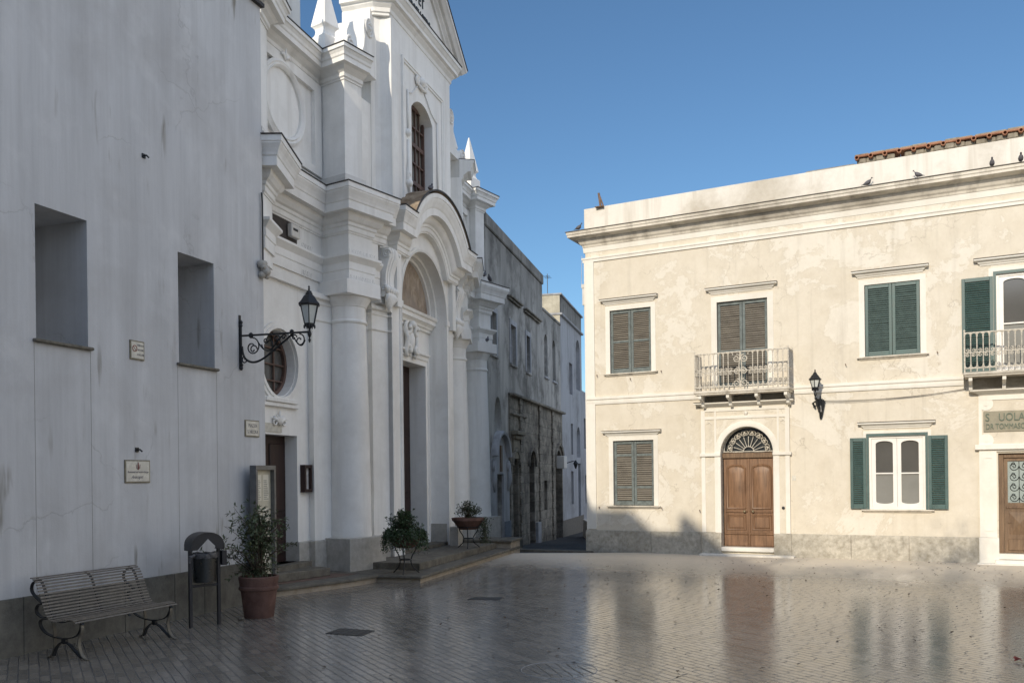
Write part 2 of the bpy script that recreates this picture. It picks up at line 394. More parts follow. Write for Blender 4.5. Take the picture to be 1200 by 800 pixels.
def m_pave():
    n = N('worn_stone_paving')
    rot = rad(-29)
    # rows of pavers run along the heading -29 degrees
    vec = n.pos((1, 1, 1), (0, 0, rad(-119)))
    sepv = n.new('ShaderNodeSeparateXYZ'); n.ln(vec, sepv.inputs[0])
    wob = n.noise(1.5, 3, .5)
    yy = n.math('ADD', sepv.outputs[1], n.math('ADD', n.math('MULTIPLY', wob, .022), n.math('MULTIPLY', n.noise(9, 3, .6), .006)))
    wn = n.new('ShaderNodeTexWhiteNoise', noise_dimensions='1D'); n.ln(n.math('FLOOR', n.math('DIVIDE', yy, .098)), wn.inputs['W'])
    cb = n.new('ShaderNodeCombineXYZ'); n.ln(n.math('ADD', sepv.outputs[0], n.math('ADD', n.math('MULTIPLY', wn.outputs['Value'], .6), n.math('MULTIPLY', n.noise(3.7, 3, .6, n.pos(loc=(5, 9, 0))), .16))), cb.inputs[0]); n.ln(yy, cb.inputs[1])
    br = n.new('ShaderNodeTexBrick'); br.offset = 0; br.squash = 1
    br.inputs['Scale'].default_value = 1.0; br.inputs['Brick Width'].default_value = .26; br.inputs['Row Height'].default_value = .098
    br.inputs['Mortar Size'].default_value = .007; br.inputs['Mortar Smooth'].default_value = .35; br.inputs['Bias'].default_value = 0
    br.inputs['Color1'].default_value = (.31, .272, .222, 1); br.inputs['Color2'].default_value = (.15, .135, .113, 1); br.inputs['Mortar'].default_value = (.05, .045, .04, 1)
    n.ln(cb.outputs[0], br.inputs['Vector'])
    big = n.noise(.28, 6, .62, dist=.4); mid = n.noise(2.2, 6, .65)
    c = n.mix(n.math('MULTIPLY', n.ramp(mid, .4, .7), .45), br.outputs['Color'], (.21, .19, .165), 'MIX')
    c = n.mix(n.math('MULTIPLY', n.ramp(big, .45, .68), .5), c, (.23, .205, .175))
    c = n.mix(br.outputs['Fac'], c, (.03, .028, .025))
    fine = n.noise(55, 4, .7); bw = n.new('ShaderNodeRGBToBW'); n.ln(br.outputs['Color'], bw.inputs[0])
    h = n.math('SUBTRACT', n.math('ADD', n.math('MULTIPLY', n.noise(14, 3, .6), .35), n.math('MULTIPLY', fine, .16)), n.math('MULTIPLY', br.outputs['Fac'], .9))
    h = n.math('ADD', h, n.math('MULTIPLY', bw.outputs[0], .5))
    n.bump(h, .5, .007)
    r = n.math('ADD', n.math('MULTIPLY', n.ramp(n.noise(.5, 5, .6, n.pos(loc=(4, 4, 0))), .35, .7), .10), .035)
    r = n.math('ADD', r, n.math('MULTIPLY', bw.outputs[0], .18))
    r = n.math('ADD', r, n.math('MULTIPLY', fine, .07))
    r = n.math('ADD', r, n.math('MULTIPLY', br.outputs['Fac'], .4))
    # rougher strip along the cream building, its sunlit brightness painted into the colour
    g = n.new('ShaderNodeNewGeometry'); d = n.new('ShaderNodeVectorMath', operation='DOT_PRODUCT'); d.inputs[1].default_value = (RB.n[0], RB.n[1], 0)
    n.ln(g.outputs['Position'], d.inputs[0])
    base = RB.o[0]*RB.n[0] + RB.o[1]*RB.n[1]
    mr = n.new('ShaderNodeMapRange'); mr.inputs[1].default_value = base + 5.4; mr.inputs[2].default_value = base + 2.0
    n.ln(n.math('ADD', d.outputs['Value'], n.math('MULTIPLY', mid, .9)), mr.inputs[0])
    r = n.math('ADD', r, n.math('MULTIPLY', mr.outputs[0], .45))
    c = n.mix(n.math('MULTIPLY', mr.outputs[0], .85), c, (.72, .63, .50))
    n.b.inputs['IOR'].default_value = 1.9
    return n.out(c, r, 0, .9)
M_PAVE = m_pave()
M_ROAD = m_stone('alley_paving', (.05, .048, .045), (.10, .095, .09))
M_IRON = m_plain('black_iron', (.022, .024, .027), .42, .3, .3, 20, .2)
M_IRONW = m_plain('flaking_white_iron', (.66, .61, .52), .7, 0, .4, 22, .3)
M_RUST = m_plain('rusty_iron', (.20, .13, .09), .8, 0, .4, 20, .3)
M_LEAD = m_plain('lead_flashing', (.045, .04, .038), .7, 0, .3, 6)
M_GLASS_L = m_plain('lantern_frosted_glass', (.62, .64, .60), .25, 0, .12, 4, .02)
def m_glass(name, col, rough=.06):
    n = N(name); k = n.noise(1.6, 4)
    return n.out(n.mix(k, tuple(x*.6 for x in col), col), rough, 0, .7)
M_GLASS = m_glass('dark_window_glass', (.05, .055, .055))
M_GLASSG = m_glass('frosted_door_glass', (.34, .40, .38), .35)
M_GLASSP = m_glass('curtained_pane', (.13, .125, .115), .10)
def m_wood(name, a, b, rough=.5, z=True):
    n = N(name); v = n.pos((9, 9, .7) if z else (.8, .8, 12)); k = n.noise(2.2, 7, .65, v, .6)
    c = n.mix(n.ramp(k, .3, .7), a, b); c = n.mix(n.math('MULTIPLY', n.ramp(n.noise(2, 5), .5, .7), .4), c, tuple(x*.6 for x in a))
    n.bump(k, .25, .004); return n.out(c, rough, 0, .4)
M_DOOR = m_wood('varnished_brown_wood', (.12, .064, .034), (.29, .165, .092), .45)
M_DOORD = m_wood('dark_church_door_wood', (.018, .009, .008), (.040, .018, .015), .5)
M_WFRAME = m_wood('brown_window_wood', (.085, .05, .038), (.16, .10, .08), .6)
M_OLDW = m_wood('worn_door_wood', (.10, .06, .035), (.24, .155, .09), .6)
M_SH1 = m_wood('faded_grey_shutter', (.135, .12, .10), (.245, .22, .18), .75, False)
M_SH1F = m_plain('faded_blue_grey_shutter_frame', (.15, .175, .17), .75, 0, .4, 9)
M_SH2 = m_plain('green_shutter_paint', (.045, .088, .080), .45, 0, .25, 6)
M_SH2F = m_plain('green_shutter_frame_paint', (.062, .115, .108), .45, 0, .22, 5)
M_SH2L = m_plain('sun_bleached_green_paint', (.085, .125, .115), .6, 0, .25, 9)
M_WPAINT = m_plain('white_window_paint', (.80, .77, .72), .45, 0, .08, 4, .06)
M_TERR = m_stone('terracotta', (.105, .058, .046), (.205, .12, .098), 5)
M_TILE = m_stone('roof_tile_clay', (.30, .13, .075), (.44, .23, .14), 7)
M_LEAF = m_plain('olive_leaf', (.095, .12, .055), .55, 0, .5, 14, 0)
M_LEAF2 = m_plain('deep_green_leaf', (.048, .085, .032), .5, 0, .5, 10, 0)
M_LEAF3 = m_plain('dry_leaf', (.10, .065, .035), .8, 0, .5, 30, 0)
M_BARK = m_stone('bark', (.07, .055, .04), (.14, .11, .08), 14)
M_SOIL = m_stone('potting_soil', (.03, .022, .015), (.06, .045, .03), 20)
M_BENCH = m_plain('weathered_bench_slat', (.18, .158, .13), .55, 0, .35, 16, .2)
M_BENCHM = m_plain('worn_bench_iron', (.17, .155, .125), .5, .2, .4, 10, .2)
M_BIN = m_plain('dark_blue_grey_metal', (.015, .017, .023), .38, .2, .3, 9, .15)
M_BINB = m_plain('dark_bin_liner', (.02, .022, .022), .3, 0, .5, 12, .9)
M_PIG = m_plain('pigeon_feathers', (.11, .105, .115), .6, 0, .45, 30, 0)
M_PAPER = m_plain('old_poster_paper', (.60, .55, .42), .6, 0, .2, 8, .05)
M_PAPERB = m_plain('printed_poster_lines', (.33, .30, .24), .6, 0, .3, 18, .02)
M_TILEW = m_plain('glazed_ceramic_tile', (.66, .63, .55), .25, 0, .15, 12, .05)
M_TILEE = m_plain('stained_tile_edge', (.24, .21, .14), .5, 0, .5, 18, .2)
M_INK = m_plain('glazed_ink', (.20, .19, .20), .4, 0, .2, 10, 0)
M_INKR = m_plain('glazed_red_ink', (.26, .09, .07), .4, 0, .2, 10, 0)
M_PLATE = m_plain('marble_nameplate', (.58, .56, .49), .5, 0, .25, 12, .1)
M_SIGN = m_plain('aged_brass_sign', (.27, .245, .175), .5, 0, .2, 9, .1)
M_SIGNT = m_plain('verdigris_letters', (.11, .145, .105), .6, 0, .25, 14, .1)
M_FRESCO = None
def m_fresco():
    n = N('faded_fresco'); k = n.noise(3.2, 9, .7, n.pos((1.4, 1.4, .9)), .7)
    c = n.mix(n.ramp(k, .35, .65), (.20, .145, .10), (.46, .39, .31)); c = n.mix(n.ramp(n.noise(1.7, 4), .45, .65), c, (.30, .25, .21))
    n.bump(k, .2, .01); return n.out(c, .9, 0, .15)
M_FRESCO = m_fresco()
def m_leadroof():
    n = N('stained_arch_roof'); k = n.noise(4, 8, .7)
    c = n.mix(n.ramp(k, .35, .65), (.16, .11, .07), (.36, .29, .21)); n.bump(k, .3, .01); return n.out(c, .85, 0, .2)
M_AROOF = m_leadroof()
M_MAN = m_plain('cast_iron_cover', (.035, .035, .036), .45, .3, .4, 20, .4)
M_RED = m_plain('red_leaf', (.28, .03, .015), .6, 0, .3, 20, 0)
M_PLASTIC = m_plain('white_plastic_box', (.62, .60, .56), .5, 0, .1, 6, .02)
M_GROUND = m_stone('far_ground', (.10, .09, .07), (.16, .14, .11), 1)

# ------------------------------------------------------------------ generic shapes
def arc(cx, cy, r, a0, a1, n): return [(cx + r*cos(a0 + (a1-a0)*i/n), cy + r*sin(a0 + (a1-a0)*i/n)) for i in range(n+1)]
def archpoly(x0, x1, z0, zs, n=20):                # door shape: straight sides and a round head
    c = (x0+x1)/2; r = (x1-x0)/2
    return [(x0, z0), (x1, z0)] + arc(c, zs, r, 0, pi, n)
def circ(cx, cz, rx, rz=None, n=36):
    rz = rz or rx; return [(cx + rx*cos(2*pi*i/n), cz + rz*sin(2*pi*i/n)) for i in range(n)]
def rect(a0, a1, z0, z1): return [(a0, z0), (a1, z0), (a1, z1), (a0, z1)]
def spiral(cx, cz, r0, r1, a0, a1, n=26): return [(cx + (r0+(r1-r0)*i/n)*cos(a0+(a1-a0)*i/n), cz + (r0+(r1-r0)*i/n)*sin(a0+(a1-a0)*i/n)) for i in range(n+1)]
E_PLAN = lambda a, b, h: (a, b, h)
def E_ELEV(n0): return lambda a, b, h: (a, n0 + h, b)
def text_mb(fr, txt, s0, z0, h, n0, depth=.004, align='LEFT', squeeze=1.0, shear=0):
    cu = bpy.data.curves.new('t', 'FONT'); cu.body = txt; cu.size = h / .7; cu.extrude = depth/2; cu.align_x = align; cu.shear = shear
    cu.resolution_u = 3
    ob = bpy.data.objects.new('t', cu); sc.collection.objects.link(ob)
    dg = bpy.context.evaluated_depsgraph_get(); me = bpy.data.meshes.new_from_object(ob.evaluated_get(dg))
    mb = MB(fr); mb.add([(s0 + v.co.x*squeeze, n0 + v.co.z + depth/2, z0 + v.co.y) for v in me.vertices], [tuple(p.vertices) for p in me.polygons])
    bpy.data.objects.remove(ob); bpy.data.meshes.remove(me); bpy.data.curves.remove(cu)
    return mb

# ================================================================== GROUND
mb = MB(); R_ = 600
mb.box(-R_, R_, -R_, R_, -3.4, -3.0); o = part('ground', mb, M_GROUND); o['kind'] = 'structure'
mb = MB()
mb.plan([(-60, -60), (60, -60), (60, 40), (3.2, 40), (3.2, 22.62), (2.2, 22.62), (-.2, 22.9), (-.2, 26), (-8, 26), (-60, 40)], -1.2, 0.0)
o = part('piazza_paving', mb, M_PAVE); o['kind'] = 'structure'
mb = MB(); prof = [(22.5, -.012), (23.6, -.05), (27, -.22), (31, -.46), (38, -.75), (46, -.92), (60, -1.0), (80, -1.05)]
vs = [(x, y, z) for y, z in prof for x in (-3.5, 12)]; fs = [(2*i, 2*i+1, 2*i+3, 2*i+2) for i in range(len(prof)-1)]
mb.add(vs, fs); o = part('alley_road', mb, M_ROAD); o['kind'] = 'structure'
mb = MB(RB)                                         # pale kerb stone where the alley meets the piazza
mb.box(-3.0, .15, -.10, .25, -.2, .004); o = part('kerb', mb, M_STEP); o['kind'] = 'structure'

# ================================================================== WHITE SIDE BUILDING (left)
wb = thing('white_building', WB.W(-3, 0, 0), 'tall bluish white windowless building with two deep niches at the left edge', 'building')
TOPZ = 9.86; S0, S1 = -13.0, 5.03
niches = [(-5.6, -4.8), (-2.5, -1.7), (.54, 1.32), (2.98, 3.77)]
mb = MB(WB)
mb.panel(rect(S0, S1, -.1, TOPZ), [rect(a, b, 3.70, 5.31) for a, b in niches], 0, -1.1)
part('wall', mb, M_SW, wb)
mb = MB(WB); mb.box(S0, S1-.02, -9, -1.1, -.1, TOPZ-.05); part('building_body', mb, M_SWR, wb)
mb = MB(WB); mb.box(S0-.05, S1+.03, -9, .07, TOPZ, TOPZ+.06); part('coping', mb, M_LEAD, wb)
for a, b in niches:
    mb = MB(WB); mb.bbox(a-.05, b+.05, -.4, .06, 3.66, 3.70, .01); part('window_sill', mb, m_stone('niche_sill_stone', (.10, .09, .07), (.24, .22, .18), 12) if a < -5 else bpy.data.materials['niche_sill_stone'], wb)
mb = MB(WB)
x = S0
while x < S1:
    x2 = min(S1+.03, x + random.uniform(.62, .95)); mb.bbox(x+.004, x2-.004, -.02, .035, -.1, .665, .006); x = x2
part('plinth', mb, M_DADO_W, wb)
mb = MB(WB)                                         # thin dark joints dropping from the niche sills
for a, b in niches:
    for q in (a-.03, b+.035): mb.box(q-.0035, q+.0035, -.004, .002, .668, 3.655)
part('render_joint', mb, M_JOINT, wb)
for s_, z_ in ((2.32, 6.47), (2.13, 2.42)):
    mb = MB(WB); mb.tube([(s_, -.02, z_), (s_, .06, z_), (s_+.02, .08, z_-.03)], .012); mb.box(s_-.03, s_+.03, 0, .015, z_-.03, z_+.03)
    part('iron_hook', mb, M_IRON, wb)
# downpipe and carved bracket at the corner
dp = thing('stone_bracket', WB.W(4.98, 0, 5.3), 'small carved grey stone bracket on the corner of the white building', 'bracket')
mb = MB(WB)
for (a, b, c, r) in ((4.92, .06, 5.55, .075), (4.98, .10, 5.44, .07), (4.93, .05, 5.38, .06), (5.0, .06, 5.58, .05), (4.97, .08, 5.50, .06), (4.90, .10, 5.50, .04), (5.03, .07, 5.37, .045)):
    for k in range(3):
        mb.lathe(a+random.uniform(-.02, .02), b, [(.001, c-r), (r*.7, c-r*.7), (r, c), (r*.7, c+r*.7), (.001, c+r)], 8)
part('carving', mb, M_DADO_C, dp, True)
dpi = MB(WB); dpi.tube([(4.98, .035, 5.6), (4.98, .035, 6.6), (4.96, .035, 6.75)], .014)
single('drain_pipe', dpi, M_IRON, 'thin dark pipe above the carved bracket on the white building corner', 'pipe')

# ================================================================== CHURCH
ch = thing('church', CH.W(18.72, -8, 0), 'white baroque church with curved facade, columns, arched portal and pediment', 'church')
CC = 18.72
def mir(path): return [(2*CC - a, b) for a, b in reversed(path)]
ca, sa = cos(rad(17)), sin(rad(17))
COLS = [(15.80, -8.20, 1), (2*CC-15.80+.06, -8.22, -1), (12.72, -8.72, -1), (24.14, -8.46, 1)]   # centre s,n and cant sign
def cant(cx, cn, sg, a, b):                        # local (a along, b outward) to (s,n)
    return (cx + a*ca - sg*b*sa, cn + sg*a*sa + b*ca)
# entablature wall paths
PL = [(12.55, -9.4), (12.55, -8.83), (12.76, -8.16), (13.30, -8.33), (13.21, -8.62), (15.52, -8.62), (15.33, -7.93), (15.95, -7.74), (15.99, -7.86), (16.30, -7.77)]
PR = mir(PL)
LOWL = [(12.6, -9.4), (12.6, -8.75), (13.28, -8.86), (13.33, -8.70), (15.05, -8.70), (15.02, -8.56), (15.30, -8.50), (16.50, -8.13), (16.46, -8.01), (16.93, -7.87), (16.93, -7.77)]
LOWR = mir(LOWL)
def close_back(p, n=-9.4):
    return p + [(p[-1][0], n), (p[0][0], n)]
# --- lower walls: bay with oculus and door as a panel, the rest as plan prisms
BS0, BS1, BN = 13.30, 15.06, -8.70
mb = MB(CH)
mb.panel(rect(BS0, BS1, .10, 5.60), [rect(13.46, 14.64, .45, 2.80), circ(14.02, 4.10, .58, .60)], BN, BN-.27)
part('side_bay_wall', mb, M_CH, ch)
mb = MB(CH); mb.box(2*CC-BS1, 2*CC-BS0, BN-.27, BN, .1, 5.6); part('side_bay_wall', mb, M_CH, ch)
for P_ in ([(12.6, -9.4), (12.6, -8.75), (13.28, -8.86), (13.295, -9.4)], [(15.065, -9.4), (15.065, -8.69), (15.02, -8.56), (15.30, -8.50), (16.50, -8.13), (16.46, -8.01), (16.93, -7.87), (16.93, -7.78), (17.0, -7.78), (17.0, -9.4)]):
    for Q in (P_, mir(P_)):
        mb = MB(CH); mb.plan(Q, .1, 5.60); part('pier_wall', mb, M_CH, ch)
mb = MB(CH); mb.box(12.6, 25.0, -15, -9.4, -.4, 9.9); mb.box(13.6, 24.0, -14.8, -9.2, 9.9, 10.05); part('church_body', mb, M_CHD, ch)
# stone skirting
for P_ in ([(14.66, -9.0), (14.66, -8.70), (15.05, -8.70), (15.02, -8.56), (15.30, -8.50), (16.50, -8.13), (16.46, -8.01), (16.93, -7.87), (16.93, -7.80)],):
    for Q in (P_, mir(P_)):
        mb = MB(CH); mb.sweep(Q, [(-.02, .10), (.03, .10), (.03, .79), (.015, .81), (-.02, .81)], E_PLAN); part('stone_skirting', mb, M_DADO_C, ch)
# --- side door
mb = MB(CH); mb.box(13.46, 14.64, -8.99, -8.96, .45, 2.80)
d = part('side_door', mb, M_DOORD, ch)
mb = MB(CH)
for k in range(2):
    for z0, z1 in ((.6, 1.3), (1.4, 2.65)):
        a = 13.52 + k*.57; mb.bbox(a, a+.47, -8.965, -8.935, z0, z1, .012)
part('door_panel', mb, M_DOORD, d)
mb = MB(CH); mb.box(13.40, 14.70, -8.97, -8.45, .30, .45); part('threshold', mb, M_STEP, ch)
# oculus frame, glazing, sill
mb = MB(CH); mb.panel(circ(14.02, 4.10, .72, .74), [circ(14.02, 4.10, .60, .62)], -8.697, -8.655); mb.panel(circ(14.02, 4.10, .66, .68), [circ(14.02, 4.10, .60, .62)], -8.655, -8.635)
oc = part('round_window', mb, M_CH, ch, 'auto')
mb = MB(CH); mb.panel(circ(14.02, 4.10, .575, .595), [circ(14.02, 4.10, .51, .53)], -8.93, -8.87)
for k in (-.17, .17): mb.box(14.02+k-.015, 14.02+k+.015, -8.92, -8.89, 4.10-.5, 4.10+.5)
for k in (-.3, 0, .3): mb.box(14.02-.5, 14.02+.5, -8.925, -8.885, 4.10+k-.013, 4.10+k+.013)
part('glazing_bars', mb, M_WFRAME, oc)
mb = MB(CH); mb.panel(circ(14.02, 4.10, .57, .59), [], -8.95, -8.935); part('glass', mb, M_GLASSP, oc)
mb = MB(CH); mb.bbox(13.5, 14.55, -8.70, -8.60, 3.38, 3.46, .01); mb.bbox(13.42, 14.62, -8.70, -8.63, 3.30, 3.375, .01); part('sill', mb, M_CH, oc)
mb = MB(CH)                                        # stucco sprig over the side door
for a in (-1, -.5, 0, .5, 1):
    L = .26 - .08*abs(a)
    pts = [(14.0, -8.67, 2.98), (14.0 + a*.10, -8.66, 2.98 + L*.5), (14.0 + a*.24, -8.66, 2.98 + L*(1 - .35*abs(a)))]
    mb.tube(pts, [.03, .035, .008], 6)
for sg in (-1, 1):
    sp = spiral(14.0 + sg*.16, 3.03, .09, .02, pi/2, pi/2 + sg*3.6*pi/2*1.2, 14); mb.tube([(a, -8.67, b) for a, b in sp], .018, 5)
part('stucco_sprig', mb, M_CH, ch, True)
mb = MB(CH); mb.box(13.40, 14.10, -8.702, -8.685, 2.84, 3.00); part('tablet', mb, M_PLATE, ch)
# --- columns
def column(cx, cn, sg, a0, a1):
    def q(a, b): return cant(cx, cn, sg, a, b)
    mb = MB(CH); mb.plan([q(a0, -.45), q(a0, .52), q(a1, .52), q(a1, -.45)], .12, .84); pl = part('column_plinth', mb, M_DADO_C, ch, bevel=.012)
    mb = MB(CH)
    prof = [(.415, .84), (.418, .90), (.408, 1.0), (.402, 2.0), (.385, 3.2), (.362, 4.3), (.345, 5.02), (.345, 5.03), (.365, 5.04), (.378, 5.07), (.365, 5.10), (.345, 5.11), (.343, 5.36), (.36, 5.37), (.365, 5.40), (.40, 5.45), (.435, 5.51), (.445, 5.55)]
    mb.lathe(cx, cn, prof, 40); part('column_shaft', mb, M_CH, ch, 'auto')
    mb = MB(CH); mb.plan([q(a0+.04, -.45), q(a0+.04, .49), q(a1-.04, .49), q(a1-.04, -.45)], 5.552, 5.83); part('capital_block', mb, M_CH, ch, bevel=.01)
for i, (cx, cn, sg) in enumerate(COLS):
    a0, a1 = (-.56, .46) if i in (0, 3) else (-.46, .56)
    column(cx, cn, sg, a0, a1)
# pilaster capital strip beside the columns
for P_ in (LOWL[4:],):
    for Q in (P_, mir(P_)):
        for z0, z1, o_ in ((5.04, 5.10, .03), (5.36, 5.41, .025), (5.46, 5.55, .07)):
            mb = MB(CH); mb.sweep(Q, [(-.02, z0), (o_*.6, z0), (o_, z0+.02), (o_, z1-.01), (-.02, z1)], E_PLAN); part('pilaster_moulding', mb, M_CH, ch)
# --- entablature
for P_ in (PL, PR):
    mb = MB(CH); mb.plan(close_back(P_), 5.60, 7.58)
    if P_ is PL: pass
    part('entablature_core', mb, M_CH, ch)
ARCH = [(-.05, 5.832), (0.035, 5.832), (.035, 6.02), (.05, 6.035), (.05, 6.17), (.075, 6.20), (.12, 6.25), (.14, 6.27), (.14, 6.315), (.03, 6.33), (-.05, 6.33)]
BED = [(-.05, 6.735), (.02, 6.735), (.02, 6.755), (.045, 6.775), (.045, 6.86), (.07, 6.875), (.075, 6.93), (.12, 6.955), (.17, 7.02), (.18, 7.09), (.31, 7.092), (.31, 7.245), (.325, 7.26), (.335, 7.30), (.36, 7.36), (.40, 7.43), (.40, 7.455), (.415, 7.46), (.415, 7.555), (-.05, 7.60)]
FLASH = [(-.06, 7.601), (.432, 7.557), (.432, 7.575), (-.06, 7.625)]
PCORN = [(16.99, -7.62)]
for P_ in (PL, PR):
    mb = MB(CH); mb.sweep(P_, ARCH, E_PLAN); part('architrave', mb, M_CH, ch)
CL = PL[:-1] + [(16.28, -7.79), (16.99, -7.62)]
# cornice: left sweep continues to the portal flank
def corn_path(left):
    p = PL[:-2] + [(15.99, -7.86), (16.98, -7.60)] if left else None
    return p
for lft in (True, False):
    p = PL[1:-2] + [(15.99, -7.86), (16.50, -7.72)]
    p2 = [(16.98, -8.2), (16.98, -7.64), (17.60, -7.64)]
    q = p if lft else mir(p); q2 = p2 if lft else mir(p2)
    mb = MB(CH); mb.sweep(q, BED, E_PLAN); part('cornice', mb, M_CH, ch)
    mb = MB(CH); mb.sweep(q, FLASH, E_PLAN); part('cornice_flashing', mb, M_LEAD, ch)
    # flank block that carries the portal cornice
    blk = [(16.50, -8.4), (16.50, -7.83), (16.98, -7.81), (16.98, -7.66), (17.20, -7.66), (17.20, -8.4)]
    b = blk if lft else mir(blk)
    mb = MB(CH); mb.plan(b, 5.60, 7.59); part('portal_flank', mb, M_CH, ch)
# attic base course
for lft in (True, False):
    p = [(12.70, -9.3), (12.70, -8.85), (12.88, -8.28), (13.30, -8.40), (13.22, -8.68), (15.60, -8.68), (15.40, -8.02), (15.86, -7.88), (15.95, -8.18), (16.80, -8.11)]
    q = p if lft else mir(p)
    mb = MB(CH); mb.plan(close_back(q), 7.58, 9.80); part('attic_wall', mb, M_CH, ch)
    mb = MB(CH); mb.sweep(q[:-1] if lft else q[1:], [(-.05, 7.59), (.09, 7.59), (.09, 7.80), (.045, 7.82), (.045, 7.90), (.0, 7.92), (-.05, 7.92)], E_PLAN); part('attic_base_course', mb, M_CHD, ch)
    p3 = p[1:-2]
    q3 = p3 if lft else mir(p3)
    UC = [(-.05, 9.74), (.02, 9.74), (.02, 9.77), (.05, 9.79), (.05, 9.86), (.11, 9.90), (.16, 9.95), (.25, 9.96), (.25, 10.05), (.27, 10.07), (.28, 10.12), (.31, 10.17), (.335, 10.18), (.335, 10.25), (-.05, 10.28)]
    mb = MB(CH); mb.sweep(q3, UC, E_PLAN); part('attic_cornice', mb, M_CH, ch)
    mb = MB(CH); mb.sweep(q3, [(-.06, 10.281), (.35, 10.252), (.35, 10.268), (-.06, 10.30)], E_PLAN); part('attic_flashing', mb, M_LEAD, ch)
    mb = MB(CH); mb.plan(close_back(q3), 9.80, 10.27); part('attic_top', mb, M_CHD, ch)
    # sunk frame and roundel of the attic bay
    X = (lambda a: a) if lft else (lambda a: 2*CC - a)
    def rr(a0, a1, z0, z1):
        a0, a1 = sorted((X(a0), X(a1))); return rect(a0, a1, z0, z1)
    mb = MB(CH); mb.panel(rr(13.24, 15.55, 7.93, 9.735), [rr(13.42, 15.28, 8.08, 9.55)], -8.678, -8.60); part('attic_panel_frame', mb, M_CH, ch)
    cx = X(14.20)
    mb = MB(CH)
    mb.sweep(circ(cx, 8.88, .74, .74, 44), [(0, 0), (-.02, .07), (.03, .10), (.07, .075), (.09, .10), (.13, .06), (.13, 0)], E_ELEV(-8.68), closed=True)
    rn = part('roundel', mb, M_CH, ch, 'auto')
    mb = MB(CH); mb.panel(circ(cx, 8.88, .745), [], -8.68, -8.665); part('roundel_face', mb, M_CH, rn)
    mb = MB(CH)
    for a in (-1, 0, 1): mb.tube([(cx, -8.6, 9.66), (cx+a*.09, -8.57, 9.74), (cx+a*.16, -8.57, 9.70 if a else 9.86)], [.03, .035, .012], 6)
    mb.bbox(cx-.2, cx+.2, -8.68, -8.55, 8.04, 8.12, .02); part('roundel_ornament', mb, M_CH, rn, True)
# air conditioning recess of the left bay: its shade painted as a dark sheet
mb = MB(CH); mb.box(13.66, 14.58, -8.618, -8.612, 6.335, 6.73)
part('frieze_recess_shade', mb, m_plain('painted_recess_shade', (.06, .05, .045), .9), ch)
ac = MB(CH); ac.bbox(14.22, 14.52, -8.60, -8.50, 6.44, 6.68, .015)
part('meter_box', ac, M_PLASTIC, ch)
mb = MB(CH); mb.box(14.27, 14.42, -8.502, -8.492, 6.56, 6.60); part('meter_slot', mb, M_IRON, ch)
# bird spikes on the ledges: fine wires
mb = MB(CH)
for (p, z) in (((15.33, -7.93), 6.33), ((15.33, -7.93), 5.83)):
    for i in range(46):
        t = i/45; a = 14.6 + t*.9 if i < 20 else None
        if a is not None: s_, n_ = a, -8.60+.05
        else:
            u = (i-20)/25; s_, n_ = 15.30 + u*.66, -7.90 + u*.20
        mb.tube([(s_, n_, z), (s_+random.choice((-.03, .0, .03)), n_+.02, z+.09)], .0009, 3)
part('bird_spikes', mb, M_IRON, ch)['kind'] = 'stuff'
# --- portal pavilion
PN = -7.77
topc = 6.35; rO = 1.42
outer = [(CC-1.79, .14), (CC+1.79, .14), (CC+1.79, 7.58), (CC+1.45, 7.58)] + [(CC + 1.66*sin(a), topc + 1.66*cos(a)) for a in [rad(44 - 4*i) for i in range(23)]] + [(CC-1.45, 7.58), (CC-1.79, 7.58)]
mb = MB(CH); mb.panel(outer, [archpoly(CC-1.33, CC+1.33, .145, 5.80, 32)], PN, -8.22); part('portal_wall', mb, M_CH, ch)
mb = MB(CH)                                        # moulded edge of the big arch
pth = [(CC+1.33, .15), (CC+1.33, 5.80)] + arc(CC, 5.80, 1.33, 0, pi, 32)[1:] + [(CC-1.33, .15)]
pth = list(reversed(pth))
mb.sweep(pth, [(0, 0), (-.005, .03), (.04, .045), (.045, .03), (.09, .03), (.10, .0)], E_ELEV(PN)); part('portal_arch_moulding', mb, M_CH, ch, 'auto')
mb = MB(CH)                                        # impost
for sg in (-1, 1):
    a, b = sorted((CC+sg*1.30, CC+sg*1.46)); mb.bbox(a, b, PN-.02, PN+.055, 5.66, 5.80, .01)
part('impost', mb, M_CH, ch)
# back wall of the portal with door opening and lunette
BNP = -8.22
mb = MB(CH); mb.panel(rect(CC-1.5, CC+1.5, .1, 5.80), [rect(CC-.97, CC+.97, .42, 4.66)], BNP, -8.62); part('portal_back_wall', mb, M_CH, ch)
mb = MB(CH); mb.panel(archpoly(CC-1.36, CC+1.36, 5.5, 5.80, 32), [], -8.24, -8.6); part('lunette_wall', mb, M_CH, ch)
mb = MB(CH); mb.panel(arc(CC, 5.86, 1.17, 0, pi, 32), [], -8.235, -8.19); part('fresco', mb, M_FRESCO, ch)
for r0, r1, n1 in ((1.17, 1.24, -8.12), (1.24, 1.335, -8.00)):
    mb = MB(CH); mb.panel(arc(CC, 5.82, r1, 0, pi, 32) + list(reversed(arc(CC, 5.82, r0, 0, pi, 32))), [], -8.24, n1); part('lunette_moulding', mb, M_CH, ch, 'auto')
SILL = [(0, 5.50), (.06, 5.50), (.06, 5.56), (.10, 5.57), (.12, 5.62), (.17, 5.66), (.20, 5.67), (.20, 5.76), (.24, 5.78), (.26, 5.84), (0, 5.86)]
mb = MB(CH); mb.sweep([(CC-1.33, -8.22), (CC+1.33, -8.22)], SILL, E_PLAN); part('lunette_sill', mb, M_CH, ch)
